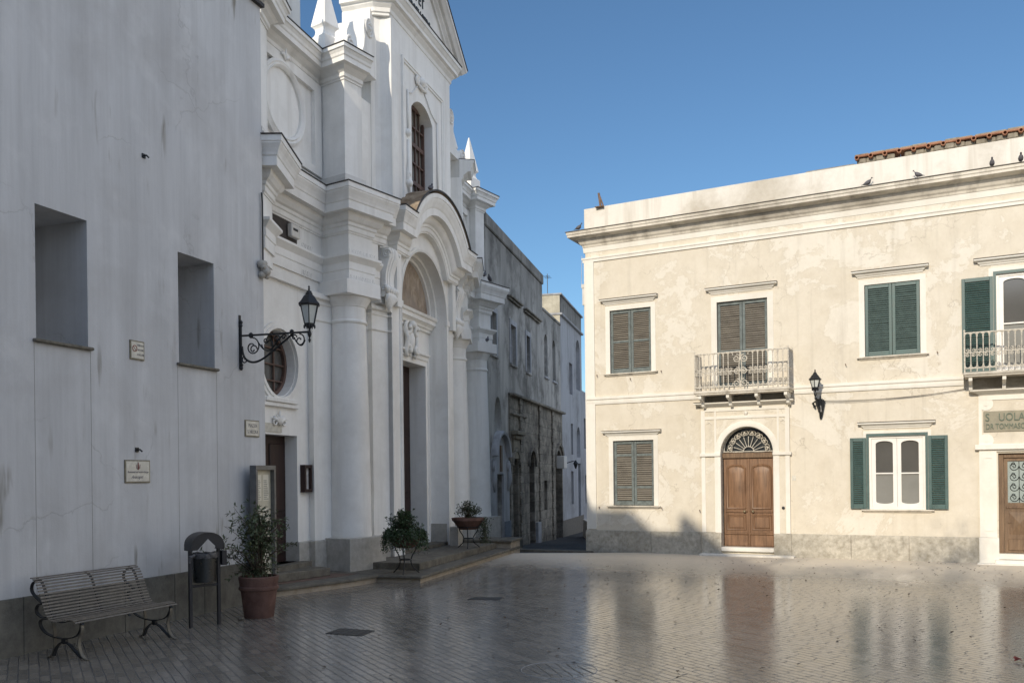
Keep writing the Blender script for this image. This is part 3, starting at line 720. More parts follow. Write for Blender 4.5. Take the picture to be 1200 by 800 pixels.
# door frame and its hood
mb = MB(CH); pth = [(CC-.97, .42), (CC-.97, 4.66), (CC+.97, 4.66), (CC+.97, .42)]
mb.sweep(pth, [(0, 0), (0, .05), (.05, .055), (.06, .035), (.13, .04), (.14, .07), (.17, .07), (.175, 0)], E_ELEV(BNP)); part('portal_door_frame', mb, M_CH, ch)
mb = MB(CH); mb.sweep([(CC-1.14, BNP), (CC+1.14, BNP)], [(0, 4.84), (.05, 4.84), (.06, 4.88), (.11, 4.91), (.11, 4.95), (0, 4.97)], E_PLAN); part('portal_door_hood', mb, M_CH, ch)
mb = MB(CH)
for k in (-1, 1):
    a, b = sorted((CC+k*.006, CC+k*.97)); mb.box(a, b, -8.66, -8.60, .42, 4.66)
d = part('portal_door', mb, M_DOORD, ch)
mb = MB(CH)
for k in (0, 1):
    for z0, z1 in ((.6, 1.5), (1.65, 3.0), (3.15, 4.5)):
        a = CC-.88 + k*.96; mb.bbox(a, a+.8, -8.605, -8.575, z0, z1, .015)
part('door_panel', mb, M_DOORD, d)
mb = MB(CH)
for sg in (-1, 1):
    a, b = sorted((CC+sg*1.335, CC+sg*1.305)); mb.box(a, b, -8.2, -7.80, .28, .86)
    a, b = sorted((CC+sg*1.30, CC+sg*1.15)); mb.box(a, b, -8.225, -8.19, .28, .86)
part('portal_stone_skirting', mb, M_DADO_C, ch)
# arched cornice over the portal
x0 = 6.74 - topc; r_in = 1.20; u0 = math.sqrt(r_in**2 - x0**2)
pth = [(CC-1.70, 6.74), (CC-u0, 6.74)] + [(CC - r_in*cos(a), topc + r_in*sin(a)) for a in [math.asin(x0/r_in) + (pi - 2*math.asin(x0/r_in))*i/40 for i in range(41)]][1:-1] + [(CC+u0, 6.74), (CC+1.70, 6.74)]
def rot_prof(P, k=1.0): return [((z-6.74)*k, o) for o, z in P]
mb = MB(CH)
n_ = -7.66
rings = []
for i in range(-1, 46):
    ring = []
    for o, h in rot_prof(BED):
        r = r_in + o; a0 = math.asin((x0 + o)/r)
        if i == -1: q_ = (CC-1.70, 6.74+o)
        elif i == 45: q_ = (CC+1.70, 6.74+o)
        else: a = a0 + (pi - 2*a0)*i/44; q_ = (CC - r*cos(a), topc + r*sin(a))
        ring.append((q_[0], n_+h, q_[1]))
    rings.append(ring)
mb.loft(rings); part('arched_cornice', mb, M_CH, ch, 'auto')
mb = MB(CH); mb.panel([(CC-1.775, 6.745)] + pth[1:-1] + [(CC+1.775, 6.745), (CC+1.775, 7.5), (CC+1.5, 7.5)] + [(CC + 1.85*sin(a), topc + 1.85*cos(a)) for a in [rad(51 - 6*i) for i in range(18)]] + [(CC-1.5, 7.5), (CC-1.775, 7.5)], [], PN+.0, n_-.002)
part('arched_cornice_backing', mb, M_CH, ch)
for sg in (-1, 1):                                  # returned ends of the straight pieces
    P0 = [(CC-1.78, -8.0), (CC-1.78, n_), (CC-1.775, n_)] 
    P0 = [(CC-1.78, -7.98), (CC-1.78, n_), (CC-1.70, n_)] if sg < 0 else mir([(CC-1.78, -7.98), (CC-1.78, n_), (CC-1.70, n_)])
    mb = MB(CH); mb.sweep(P0, BED, E_PLAN); part('cornice_return', mb, M_CH, ch)
    mb = MB(CH); mb.sweep(P0[:2] + [(P0[1][0]+.24, n_)] if sg < 0 else [(P0[1][0]-.24, n_)] + P0[1:], [(-.06, 7.603), (.437, 7.559), (.437, 7.577), (-.06, 7.627)], E_PLAN); part('cornice_flashing', mb, M_LEAD, ch)
# roof of the arch, behind the cornice
ro = 7.60-6.74 + r_in
pa = [(CC - ro*cos(a), topc + ro*sin(a)) for a in [rad(36) + rad(108)*i/30 for i in range(31)]]
mb = MB(CH); mb.sweep(list(pa), [(0, -.35), (.03, -.35), (.03, .425), (0, .425)], E_ELEV(n_)); part('arch_roof', mb, M_AROOF, ch)
mb = MB(CH); mb.sweep(list(pa), [(.0, .427), (.034, .427), (.034, .447), (0, .447)], E_ELEV(n_)); part('arch_flashing', mb, M_LEAD, ch)
# consoles under the portal cornice
def console(sc_, cn, m=1):
    prof = []
    top, bot = 6.72, 5.72
    outl = [(0, top), (.22, top), (.25, top-.10), (.24, top-.20), (.19, top-.32), (.14, top-.48), (.12, top-.62), (.13, top-.74), (.15, top-.84), (.13, top-.95), (.07, bot), (0, bot)]
    mb = MB(CH)
    for k in range(5):
        x0_ = sc_ - .21 + k*.084; f = 1 - .06*abs(k-2)
        mb.loft([[(x0_ + .004, cn + o*f*.98, z) for o, z in outl], [(x0_+.025, cn + o*f*1.06, z) for o, z in outl], [(x0_ + .06, cn + o*f*1.06, z) for o, z in outl], [(x0_+.080, cn + o*f*.98, z) for o, z in outl]])
    c = part('console', mb, M_CH, ch, 'auto')
    mb = MB(CH)
    for sg in (-1, 1):
        for (o_, zz, r) in ((.18, top-.13, .10), (.10, bot+.18, .07)):
            sp = spiral(cn + o_*.8, zz, r, .02, 0, 3.6*pi, 26); mb.tube([(sc_ + sg*.215, a, b) for a, b in sp], .018, 5)
    part('console_scroll', mb, M_CH, c, True)
    mb = MB(CH)
    for k in range(7):                              # acanthus drop
        a = (k-3)/3
        mb.tube([(sc_ + a*.10, cn + .12, bot + .12), (sc_ + a*.2, cn + .15, bot + .02 - .02*abs(a)), (sc_ + a*.16, cn + .10, bot - .20 + .11*abs(a)), (sc_ + a*.10, cn + .05, bot-.30+.16*abs(a))], [.045, .05, .035, .008], 7)
    for k in range(5): mb.tube([(sc_-.24+k*.12, cn+.12, bot+.20), (sc_-.22+k*.11, cn+.17, bot+.16), (sc_-.2+k*.10, cn+.14, bot+.08)], [.045, .055, .04], 7)
    part('acanthus', mb, M_CH, c, True)
console(16.72, -7.82); console(2*CC-16.72, -7.82)
# cartouche above the door
mb = MB(CH); c0 = (CC, 5.14)
mb.loft([[(c0[0] + r*cos(a)*.62, -8.2 + h, c0[1] + r*sin(a)) for a in [2*pi*i/20 for i in range(20)]] for r, h in ((.26, 0), (.26, .05), (.20, .12), (.08, .16), (.01, .165))])
for sg in (-1, 1):
    for cz, r, t in ((.26, .15, 1), (-.22, .14, -1)):
        sp = spiral(c0[0]+sg*.20, c0[1]+cz, r, .03, pi/2 if t > 0 else -pi/2, (pi/2 if t > 0 else -pi/2) - t*sg*3.1*pi*.8, 22)
        mb.tube([(a, -8.12 + .004*i, b) for i, (a, b) in enumerate(sp)], .045, 6)
    mb.tube([(c0[0]+sg*.34, -8.12, c0[1]+.27), (c0[0]+sg*.24, -8.08, c0[1]+.05), (c0[0]+sg*.30, -8.10, c0[1]-.18), (c0[0]+sg*.14, -8.10, c0[1]-.36)], [.05, .045, .055, .03], 7)
mb.lathe(c0[0], -8.08, [(.01, 5.44), (.09, 5.46), (.10, 5.52), (.06, 5.59), (.01, 5.61)], 10)
part('cartouche', mb, M_CH, ch, True)
# --- upper body
UB, UZ = -7.75, 11.72
HW = 1.74
bodyL = [(CC-1.98, -8.75), (CC-1.98, -8.10), (CC-1.86, -8.07), (CC-1.78, -7.98), (CC-1.74, -7.87), (CC-HW+.02, UB)]
poly = bodyL[:-1] + [(CC-HW+.03, UB-.02), (CC+HW-.03, UB-.02)] + mir(bodyL[:-1])
mb = MB(CH); mb.plan([(a, min(b, -7.80)) if abs(a-CC) < HW+.0 else (a, b) for a, b in poly], 7.60, 8.1)
mb2 = MB(CH)
for sg in (-1, 1):
    q = bodyL + [(CC-1.30, UB), (CC-1.30, -8.75)]
    if sg > 0: q = mir(q)
    mb2.plan(q, 7.62, UZ+.10)
part('upper_body_pier', mb2, M_CH, ch)
wx = 18.66
mb = MB(CH); mb.panel(rect(CC-1.298, CC+1.298, 7.64, UZ+.1), [[(wx-.62, 8.05), (wx+.62, 8.05), (wx+.62, 10.22)] + [(wx + .80*sin(a), 9.72 + .80*cos(a)) for a in [rad(50 - 10*i) for i in range(11)]] + [(wx-.62, 10.22)]], UB-.0, -8.18)
part('upper_wall', mb, M_CH, ch)
mb = MB(CH); mb.panel(rect(wx-.615, wx+.615, 8.0, 10.50), [rect(wx-.56, wx+.56, 8.05, 10.42)], -8.02, -7.955)
for k in range(1, 5): a = wx-.55 + 1.1*k/5; mb.box(a-.018, a+.018, -8.01, -7.965, 8.0, 10.45)
for k, z in enumerate((8.35, 8.75, 9.2, 9.62, 10.02)): t = .045 if k in (1, 3) else .016; mb.box(wx-.56, wx+.56, -8.015, -7.96, z-t, z+t)
uw = part('upper_window', mb, M_WFRAME, ch)
mb = MB(CH); mb.box(wx-.615, wx+.615, -8.05, -8.035, 8.0, 10.6); part('glass', mb, m_glass('church_upper_glass', (.34, .33, .30), .2), uw)
# raised frame around the window
mb = MB(CH); mb.sweep([(CC-1.22, 7.7), (CC-1.22, 11.13), (CC+1.22, 11.13), (CC+1.22, 7.7)], [(0, 0), (0, .045), (-.05, .05), (-.06, .03), (-.10, .03), (-.105, 0)], E_ELEV(UB+.001)); part('upper_frame', mb, M_CH, ch)
mb = MB(CH)
mb.tube([(wx-.86, UB+.02, 10.5), (wx-.86, UB+.03, 9.6)], .028, 6); mb.tube([(wx-.86, UB+.02, 9.4), (wx-.87, UB+.03, 8.9), (wx-.92, UB+.03, 8.5), (wx-.84, UB+.03, 8.25)], [.03, .035, .045, .02], 6)
for zc, r in ((9.55, .09), (8.45, .11), (8.65, .08)): mb.lathe(wx-.87, UB+.02, [(.01, zc-r), (r*.8, zc-r*.6), (r, zc), (r*.7, zc+r*.6), (.01, zc+r)], 8)
mb.tube([(wx+.86, UB+.02, 10.4), (wx+.86, UB+.03, 8.6)], .024, 6)
for sg in (-1, 1):
    sp = spiral(wx-.1+sg*.22, 10.93, .10, .02, -pi/2, -pi/2+sg*3*pi, 20); mb.tube([(a, UB+.04, b) for a, b in sp], .03, 6)
mb.lathe(wx-.1, UB+.03, [(.01, 10.86), (.10, 10.9), (.12, 10.98), (.06, 11.06), (.01, 11.08)], 10)
mb.tube([(wx-.32, UB+.03, 10.86), (wx-.1, UB+.06, 10.80), (wx+.14, UB+.03, 10.86)], [.03, .045, .03], 6)
mb.tube([(wx-.30, UB+.02, 10.80), (wx-.62, UB+.02, 10.52), (wx-.82, UB+.02, 10.45)], .014, 5); mb.tube([(wx+.12, UB+.02, 10.80), (wx+.5, UB+.02, 10.5), (wx+.84, UB+.02, 10.4)], .014, 5)
part('window_stucco', mb, M_CH, ch, True)
# pediment
PED = [(-.05, 11.70), (.02, 11.70), (.02, 11.74), (.05, 11.76), (.06, 11.84), (.12, 11.90), (.13, 11.94), (.20, 11.95), (.20, 12.03), (.22, 12.05), (.26, 12.11), (.28, 12.12), (.28, 12.20), (-.05, 12.23)]
pb = [(CC-1.98, -8.75), (CC-1.98, -8.12), (CC-1.76, -7.80), (CC+1.76, -7.80), (CC+1.98, -8.12), (CC+1.98, -8.75)]
pb = [(CC-1.90, -8.75), (CC-1.90, -8.05), (CC-1.76, -7.78), (CC+1.76, -7.78), (CC+1.90, -8.05), (CC+1.90, -8.75)]
mb = MB(CH); mb.sweep(pb, PED, E_PLAN); part('pediment_cornice', mb, M_CH, ch)
mb = MB(CH); mb.sweep(pb, [(-.06, 12.232), (.298, 12.202), (.298, 12.218), (-.06, 12.25)], E_PLAN); part('pediment_flashing', mb, M_LEAD, ch)
hw = 1.98; ap = 12.2 + hw*.80
mb = MB(CH); mb.panel([(CC-hw, 12.2), (CC+hw, 12.2), (CC, ap)], [], UB, -8.7); part('tympanum', mb, M_CH, ch)
RK = [(0, 0), (0, .30), (-.07, .30), (-.09, .26), (-.13, .22), (-.15, .20), (-.15, .13), (-.20, .12), (-.24, .06), (-.28, .05), (-.28, 0)]
mb = MB(CH); mb.sweep([(CC-hw-.24, 12.21), (CC, ap+.19), (CC+hw+.24, 12.21)], RK, E_ELEV(UB)); part('raking_cornice', mb, M_CH, ch)
mb = MB(CH); mb.sweep([(CC-hw-.24, 12.215), (CC, ap+.195), (CC+hw+.24, 12.215)], [(0, -.9), (.018, -.9), (.018, .32), (0, .32)], E_ELEV(UB)); part('raking_flashing', mb, M_LEAD, ch)
mb = text_mb(CH, 'ORBI ET', 17.72, 12.74, .24, UB, .02, squeeze=.9); part('pediment_lettering', mb, m_plain('black_letters', (.02, .03, .035), .5), ch)
mb = text_mb(CH, 'PORTA COELI PERS', 17.20, 12.36, .26, UB, .02, squeeze=.62); part('pediment_lettering', mb, bpy.data.materials['black_letters'], ch)
# obelisks and volutes
def obelisk(s_, n_, z0, k=1):
    mb = MB(CH)
    def sq(h, z): return [(s_ + a*h*ca - b*h*sa, n_ + a*h*sa + b*h*ca, z) for a, b in ((-1, -1), (1, -1), (1, 1), (-1, 1))]
    mb.loft([sq(h, z0+z) for h, z in ((.22, 0), (.22, .28), (.17, .31), (.14, .36), (.13, .42), (.14, .47), (.165, .50), (.19, .52), (.19, .54), (.012, 1.50))])
    part('obelisk', mb, M_CH, ch)
obelisk(15.40, -8.42, 10.27); obelisk(2*CC-15.40, -8.42, 10.27)
obelisk(23.95, -8.50, 10.27); obelisk(13.2, -8.75, 10.27)
for lft in (True, False):
    X = (lambda a: a) if lft else (lambda a: 2*CC - a)
    o_ = [(16.72, 10.27), (15.5, 10.27), (15.42, 10.33), (15.36, 10.45), (15.40, 10.58), (15.52, 10.64), (15.66, 10.60), (15.76, 10.50), (15.90, 10.46), (16.06, 10.56), (16.16, 10.74), (16.20, 10.95), (16.16, 11.10), (16.20, 11.28), (16.34, 11.38), (16.50, 11.38), (16.62, 11.28), (16.72, 11.1)]
    mb = MB(CH); mb.panel([(X(a), b) for a, b in o_], [], -8.62, -7.96); v = part('volute', mb, M_CH, ch, 'auto')
    mb = MB(CH)
    for cx, cz, r in ((15.55, 10.46, .17), (16.40, 11.18, .19)):
        sp = spiral(cx, cz, r, .03, pi*.5, pi*.5 + 4.4*pi, 40); mb.tube([(X(a), -7.955, b) for a, b in sp], .028, 6)
        mb.lathe(X(cx), -7.95, [(.01, cz-.05), (.045, cz-.03), (.05, cz), (.045, cz+.03), (.01, cz+.05)], 8)
    part('volute_scroll', mb, M_CH, v, True)
# bell tower block behind
mb = MB(CH); mb.box(15.8, 18.9, -14.0, -11.0, 9.8, 16.0); part('bell_tower', mb, M_CHD, ch)
# --- steps
mb = MB(CS); mb.plan([(12.9, -9.4), (12.92, -8.27), (14.62, -7.58), (15.30, -7.44), (16.36, -7.38), (16.6, -7.36), (16.6, -9.4)], -.05, .095); part('step_riser', mb, M_RISER, ch)
mb = MB(CS); mb.plan([(12.9, -9.4), (12.90, -8.22), (14.61, -7.52), (15.30, -7.38), (16.38, -7.31), (16.6, -7.30), (16.6, -9.4)], .096, .15); part('side_step', mb, M_STEP, ch, bevel=.014)
mb = MB(CS); mb.plan([(13.3, -9.2), (13.3, -8.52), (14.8, -7.95), (15.3, -7.85), (15.3, -9.2)], .151, .157); part('step_tiling', mb, M_STEPT, ch)
mb = MB(CS); mb.plan([(13.5, -9.2), (13.5, -8.62), (14.95, -8.20), (15.02, -8.28), (15.2, -9.2)], .158, .31); part('side_door_step', mb, M_STEP, ch, bevel=.014)
mb = MB(CS); mb.plan([(15.38, -8.6), (15.38, -6.54), (22.3, -6.70), (22.3, -8.6)], -.4, .085); part('step_riser', mb, M_RISER, ch)
mb = MB(CS); mb.plan([(15.32, -8.6), (15.30, -6.48), (22.4, -6.64), (22.4, -8.6)], .087, .14); part('portal_step', mb, M_STEP, ch, bevel=.014)
mb = MB(CS); mb.plan([(16.25, -8.6), (16.25, -6.92), (19.4, -6.98), (21.6, -7.05), (21.6, -8.6)], .141, .285); part('portal_upper_step', mb, M_STEP, ch, bevel=.014)
mb = MB(CS); mb.plan([(17.9, -9.2), (17.9, -8.05), (20.8, -8.05), (20.8, -9.2)], .286, .37); part('threshold', mb, M_STEP, ch, bevel=.012)
mb = MB(CS); mb.plan([(21.65, -8.6), (21.65, -6.66), (22.5, -6.68), (22.5, -8.6)], -.6, .30); part('end_block', mb, M_RISER, ch, bevel=.01)
mb = MB(CS); mb.plan([(21.55, -8.6), (21.55, -6.60), (22.55, -6.62), (22.55, -8.6)], .301, .36); part('end_step', mb, M_STEP, ch, bevel=.014)
mb = MB(CS); mb.plan([(22.6, -9.4), (22.6, -7.5), (25.6, -7.5), (25.6, -9.4)], -.8, .15); part('side_step', mb, M_STEP, ch, bevel=.012)

# ================================================================== ALLEY BUILDINGS
g1 = thing('grey_building', AL.W(3, 0, -.4), 'sooty grey streaked building directly behind the church with heavy parapet', 'building')
def alley_panel(parent, a0, a1, z0, z1, holes, mat, name='wall', depth=.35):
    mb = MB(AL); mb.panel(rect(a0, a1, z0, z1), holes, 0, -depth); return part(name, mb, mat, parent)
def win(parent, fr, poly, n0, glass, frame=None, bar=True, fmat=None):
    xs = [p[0] for p in poly]; zs = [p[1] for p in poly]; x0, x1, z0, z1 = min(xs), max(xs), min(zs), max(zs)
    mb = MB(fr); t = .05
    mb.panel(rect(x0, x1, z0, z1), [rect(x0+t, x1-t, z0+t, z1-t)], n0, n0-.05)
    if bar: mb.box((x0+x1)/2-.02, (x0+x1)/2+.02, n0-.045, n0+.005, z0+t, z1-t); mb.box(x0+t, x1-t, n0-.04, n0+.002, (z0+z1)/2-.018, (z0+z1)/2+.018)
    f = part('window', mb, fmat or M_WFRAME, parent)
    mb = MB(fr); mb.box(x0, x1, n0-.08, n0-.055, z0, z1); part('pane', mb, glass, f); return f
ws = [(-.68, .05), (2.0, 2.8), (4.5, 5.15)]
holes = [rect(a, b, 5.9, 7.25) for a, b in ws] + [circ(.17, 4.02, .42, .56), rect(-.30, .55, -.6, 2.05)]
alley_panel(g1, -1.2, 1.62, -1.2, 9.76, [holes[0], holes[3], holes[4]], M_GREY)
alley_panel(g1, 1.622, 7.66, 4.86, 9.76, [holes[1], holes[2]], M_GREY)
mb = MB(AL); mb.box(-1.2, 7.66, -8, -.36, -1.5, 9.75); part('building_body', mb, M_GREY, g1)
mb = MB(AL); mb.bbox(-1.25, 7.70, -8.05, .06, 9.78, 10.18, .03); part('parapet', mb, M_GREY, g1)
for a, b in ws:
    win(g1, AL, rect(a, b, 5.9, 7.25), -.12, M_GLASS, fmat=M_ALW)
    mb = MB(AL); mb.panel([(a-.13, 5.9), (a, 5.9), (a, 7.25), (b, 7.25), (b, 5.9), (b+.13, 5.9), (b+.13, 7.42), (a-.13, 7.42)], [], -.01, .03); part('window_surround', mb, M_ALW, g1)
    mb = MB(AL); mb.bbox(a-.1, b+.1, -.1, .07, 5.80, 5.88, .01); part('window_sill', mb, M_GREY, g1)
for a, b in ((1.6, 3.5), (4.1, 6.9)):
    mb = MB(AL); mb.bbox(a, b, 0, .16, 8.12, 8.18, .01); mb.bbox(a+.05, b-.05, 0, .09, 8.04, 8.115, .01); part('window_hood', mb, M_OLD, g1)
mb = MB(AL); mb.box(-.25, .6, -.34, -.30, 3.4, 4.62); part('oval_window', mb, M_ALW, g1)
# small white stucco portal
mb = MB(AL)
mb.panel([(-1.1, -.9), (-.32, -.9), (-.32, 2.07), (.57, 2.07), (.57, -.9), (1.35, -.9), (1.35, 2.5)] + [(.17 + 1.0*cos(a), 2.55 + .75*sin(a)) for a in [pi*i/16 for i in range(17)]] + [(-1.1, 2.5)], [], .0, .07)
pt = part('stucco_portal', mb, M_ALW, g1)
mb = MB(AL); mb.sweep(list(reversed(arc(.17, 2.5, .85, .15, pi-.15, 18))), [(0, 0), (0, .22), (.09, .24), (.13, .16), (.13, 0)], E_ELEV(.0)); part('portal_hood', mb, M_ALW, pt, 'auto')
mb = MB(AL)
for sg in (-1, 1):
    sp = spiral(.17+sg*.95, 2.3, .16, .04, 0, sg*3.4*pi, 20); mb.tube([(a, .10, b) for a, b in sp], .05, 6); mb.tube([(.17+sg*.9, .10, 2.5), (.17+sg*1.0, .12, 1.9), (.17+sg*.9, .1, 1.5)], [.06, .09, .03], 7)
part('portal_scroll', mb, M_ALW, pt, True)
mb = MB(AL); mb.box(.08, .26, .07, .12, 2.15, 3.0); part('niche_figure_panel', mb, M_OLDW, pt)
mb = MB(AL); mb.box(-.30, .55, -.30, -.26, -.6, 2.05); dd = part('door', mb, M_DOORD, g1)
mb = MB(AL); mb.bbox(-.1, .35, -.26, -.24, .5, 1.7, .01); part('door_glass', mb, M_GLASSP, dd)
mb = MB(AL); mb.box(.60, 1.5, .0, .085, -.9, .50); part('blue_skirting', mb, m_plain('blue_grey_skirting', (.16, .18, .22), .8), g1)
# blackened masonry front
g2 = thing('old_masonry_front', AL.W(6, 0, -.6), 'blackened crumbling stone house front with arched doorways in the alley', 'building')
holes = [archpoly(1.95, 2.75, -1.4, 2.3, 12), archpoly(4.6, 5.5, -1.4, 2.5, 12), archpoly(9.9, 11.5, -1.5, 2.3, 14), rect(7.4, 8.0, .6, 1.8)]
mb = MB(AL); mb.panel(rect(1.62, 11.66, -1.6, 4.74), holes, .05, -.4); part('wall', mb, M_OLD, g2)
mb = MB(AL); mb.bbox(1.62, 11.7, .03, .22, 4.745, 4.84, .02); mb.bbox(1.62, 4.0, .03, .14, 4.1, 4.18, .02); part('string_course', mb, M_OLD, g2)
mb = MB(AL)
for s_ in (3.1, 6.5, 9.2):
    z = -.8; k = 0
    while z < 4.6:
        wd = .42 if k % 2 else .28; mb.bbox(s_-wd/2, s_+wd/2, .04, .12, z+.01, z+.27, .012); z += .28; k += 1
part('quoins', mb, M_OLD, g2)
mb = MB(AL); mb.bbox(1.75, 3.0, .04, .30, 3.42, 3.56, .02); mb.bbox(1.85, 2.9, .04, .2, 3.28, 3.415, .02); mb.bbox(1.9, 2.85, .04, .10, 2.6, 3.27, .01); part('doorway_hood', mb, m_stone('ochre_old_stone', (.20, .175, .13), (.34, .30, .23), 4), g2)
for cx, r in ((2.35, .5), (5.05, .6), (10.7, .95)):
    mb = MB(AL); mb.sweep(list(reversed(arc(cx, 2.35, r, 0, pi, 16))), [(0, 0), (0, .08), (.14, .10), (.14, 0)], E_ELEV(.045)); part('arch_moulding', mb, M_OLD, g2, 'auto')
for a, b in ((1.95, 2.75), (4.6, 5.5), (9.9, 11.5)):
    mb = MB(AL); mb.box(a-.05, b+.05, -.42, -.34, -1.6, 3.2); part('door', mb, M_DOORD, g2)
mb = MB(AL); mb.box(5.6, 6.2, .05, .16, -.9, .2); part('pale_panel', mb, M_ALW, g2)
mb = MB(AL); mb.box(1.62, 11.6, -6, -.43, -1.6, 4.7); part('building_body', mb, M_OLD, g2)
acb = MB(AL); acb.bbox(10.1, 10.8, .05, .40, 2.3, 2.85, .02); single('air_conditioner', acb, M_PLASTIC, 'white air conditioner box above a doorway in the alley', 'air conditioner')
# second upper storey with arched windows
g3 = thing('arched_window_building', AL.W(9.6, 0, 4.9), 'lower grey white storey with tall arched windows beyond the grey building', 'building')
hs = [archpoly(7.95, 8.65, 6.1, 7.5, 12), archpoly(9.72, 10.45, 6.1, 7.5, 12)]
alley_panel(g3, 7.665, 11.66, 4.86, 8.75, hs, M_GREY)
mb = MB(AL); mb.box(7.665, 11.66, -8, -.36, 4.75, 8.7); part('building_body', mb, M_ALW, g3)
mb = MB(AL); mb.bbox(7.665, 11.66, -8, .05, 8.755, 8.86, .02); part('coping', mb, M_GREY, g3)
for a, b in ((7.95, 8.65), (9.72, 10.45)):
    win(g3, AL, rect(a, b, 6.1, 7.85), -.15, M_GLASSP, fmat=M_WPAINT)
    mb = MB(AL); mb.bbox(a-.08, b+.08, -.1, .08, 6.0, 6.08, .01); part('window_sill', mb, M_ALW, g3)
# tall far block
g4 = thing('far_white_building', AL.W(14.7, 0, -.9), 'tall bluish white house at the far end of the alley with tuff side wall', 'building')
hs = [rect(14.0, 14.9, 5.9, 7.4), archpoly(16.0, 17.3, 6.3, 8.2, 14), rect(14.3, 14.9, 3.0, 4.5), archpoly(16.0, 17.1, 2.9, 3.9, 14), rect(14.2, 14.9, .6, 2.2), rect(16.3, 17.1, -.6, 2.6)]
alley_panel(g4, 11.665, 17.8, -1.6, 9.3, hs, M_ALW)
mb = MB(AL); mb.box(11.665, 17.8, -9, -.36, -1.6, 9.3); part('building_body', mb, M_ALT, g4)
mb = MB(AL); mb.box(11.64, 11.662, -9, -.0, 4.9, 10.15); mb.box(11.66, 17.8, -9, -.02, 9.31, 10.15); part('attic', mb, M_ALT, g4)
mb = MB(AL); mb.bbox(11.60, 17.85, -9.0, .12, 9.25, 9.35, .02); mb.bbox(11.60, 17.85, -9.0, .10, 10.152, 10.24, .02); part('cornice', mb, M_ALW, g4)
mb = MB(AL); mb.box(11.7, 17.75, -.018, .012, 9.36, 10.14); part('attic_front', mb, M_GREY, g4)
for (a, b, c, d_) in ((14.0, 14.9, 5.9, 7.4), (14.3, 14.9, 3.0, 4.5), (14.2, 14.9, .6, 2.2)): win(g4, AL, rect(a, b, c, d_), -.15, M_GLASSP)
mb = MB(AL); mb.box(15.9, 17.4, -.33, -.28, 6.2, 9.0); mb.box(15.9, 17.2, -.33, -.28, 2.8, 4.6); part('blind_arch_back', mb, M_ALW, g4)
mb = MB(AL); mb.box(16.3, 17.1, -.32, -.27, -.6, 2.6); part('door', mb, M_DOORD, g4)
mb = MB(AL); mb.box(11.68, 17.8, .0, .03, -1.6, -.05); part('skirting', mb, M_GROOVE, g4)
g5 = thing('end_house', AL.W(19.5, 0, -1), 'small white house closing the alley beyond the tall far house', 'building')
alley_panel(g5, 17.81, 24, -1.6, 6.4, [rect(18.6, 19.4, .5, 2.0), rect(18.4, 19.2, 3.4, 5.0)], M_ALW)
mb = MB(AL); mb.box(17.81, 24, -7, -.36, -1.6, 6.4); mb.box(24.0, 24.4, -7, 9, -1.6, 4.2); part('building_body', mb, M_ALW, g5)
win(g5, AL, rect(18.6, 19.4, .5, 2.0), -.15, M_GLASS); win(g5, AL, rect(18.4, 19.2, 3.4, 5.0), -.15, M_GLASS)
mb = MB(AL); mb.tube([(11.9, -.6, 10.2), (11.9, -.6, 11.2)], .015); mb.tube([(11.6, -.6, 11.05), (12.2, -.6, 11.05)], .008)
for k in range(4): mb.tube([(11.68+k*.15, -.75, 11.05), (11.68+k*.15, -.45, 11.05)], .006)
single('television_antenna', mb, M_IRON, 'thin television antenna on the far alley rooftop', 'antenna')
mb = MB(AL); mb.lathe(13.4, -.5, [(.12, 10.2), (.12, 10.42), (.16, 10.44), (.16, 10.5), (.05, 10.56)], 10); single('clay_chimney_pot', mb, M_TERR, 'small clay chimney pot on the far alley rooftop', 'chimney pot')
lp = thing('alley_lamp', AL.W(11.9, 0, 2.4), 'small dark wall lamp in the shadowed alley by the white house', 'lamp')
mb = MB(AL); mb.tube([(11.9, 0, 2.5), (11.9, .5, 2.65), (11.9, .6, 2.6)], .02); part('bracket', mb, M_IRON, lp)
mb = MB(AL); mb.lathe(11.9, .6, [(.03, 2.3), (.10, 2.5), (.13, 2.52), (.02, 2.68)], 8); part('lantern', mb, M_IRON, lp)

# ================================================================== CREAM BUILDING (right)
rb = thing('cream_building', RB.W(5, 0, 0), 'cream two storey palazzo with peeling plaster, shuttered windows and two balconies', 'building')
RE = 14.5
door_c = 4.175; dw = .63
wins = [(.67, 1.79, 4.63, 6.27), (6.87, 8.02, 4.61, 6.24), (.72, 1.82, 1.20, 2.88), (6.93, 8.09, 1.15, 2.80), (12.2, 13.3, 4.62, 6.25), (12.0, 13.1, 1.15, 2.8)]
bds = [(3.48, 4.70, 4.10, 6.20), (9.50, 10.75, 4.10, 6.18)]
holes = [rect(*q) for q in wins] + [rect(*q) for q in bds] + [archpoly(door_c-dw, door_c+dw, .12, 2.50, 20), rect(9.50, 10.85, .22, 2.36)]
mb = MB(RB); mb.panel(rect(-.0, RE, -.6, 8.1), holes, 0, -.30); part('wall', mb, M_CR, rb)
mb = MB(RB); mb.box(0, RE, -11, -.31, -.9, 8.1); part('building_body', mb, M_CR, rb)
mb = MB(RB); mb.box(.0, .24, -.005, .035, .58, 7.62); mb.box(-.03, -.001, -3.2, .035, -.9, 7.62); part('corner_pilaster', mb, M_TRIM, rb)
def plinth(a, b):
    mb = MB(RB); x = a
    while x < b - .1:
        x2 = min(b, x + random.uniform(1.1, 1.9)); x2 = b if b - x2 < .5 else x2
        mb.bbox(x+.003, x2-.003, -.02, .05, -.6, .555, .008); x = x2
    part('stone_plinth', mb, M_DADO_R, rb)
plinth(-.03, 3.07); plinth(5.20, 9.14); plinth(11.2, RE)
mb = MB(RB); mb.box(-.06, -.03, -3, .05, -.9, .555); part('stone_plinth', mb, M_DADO_R, rb)
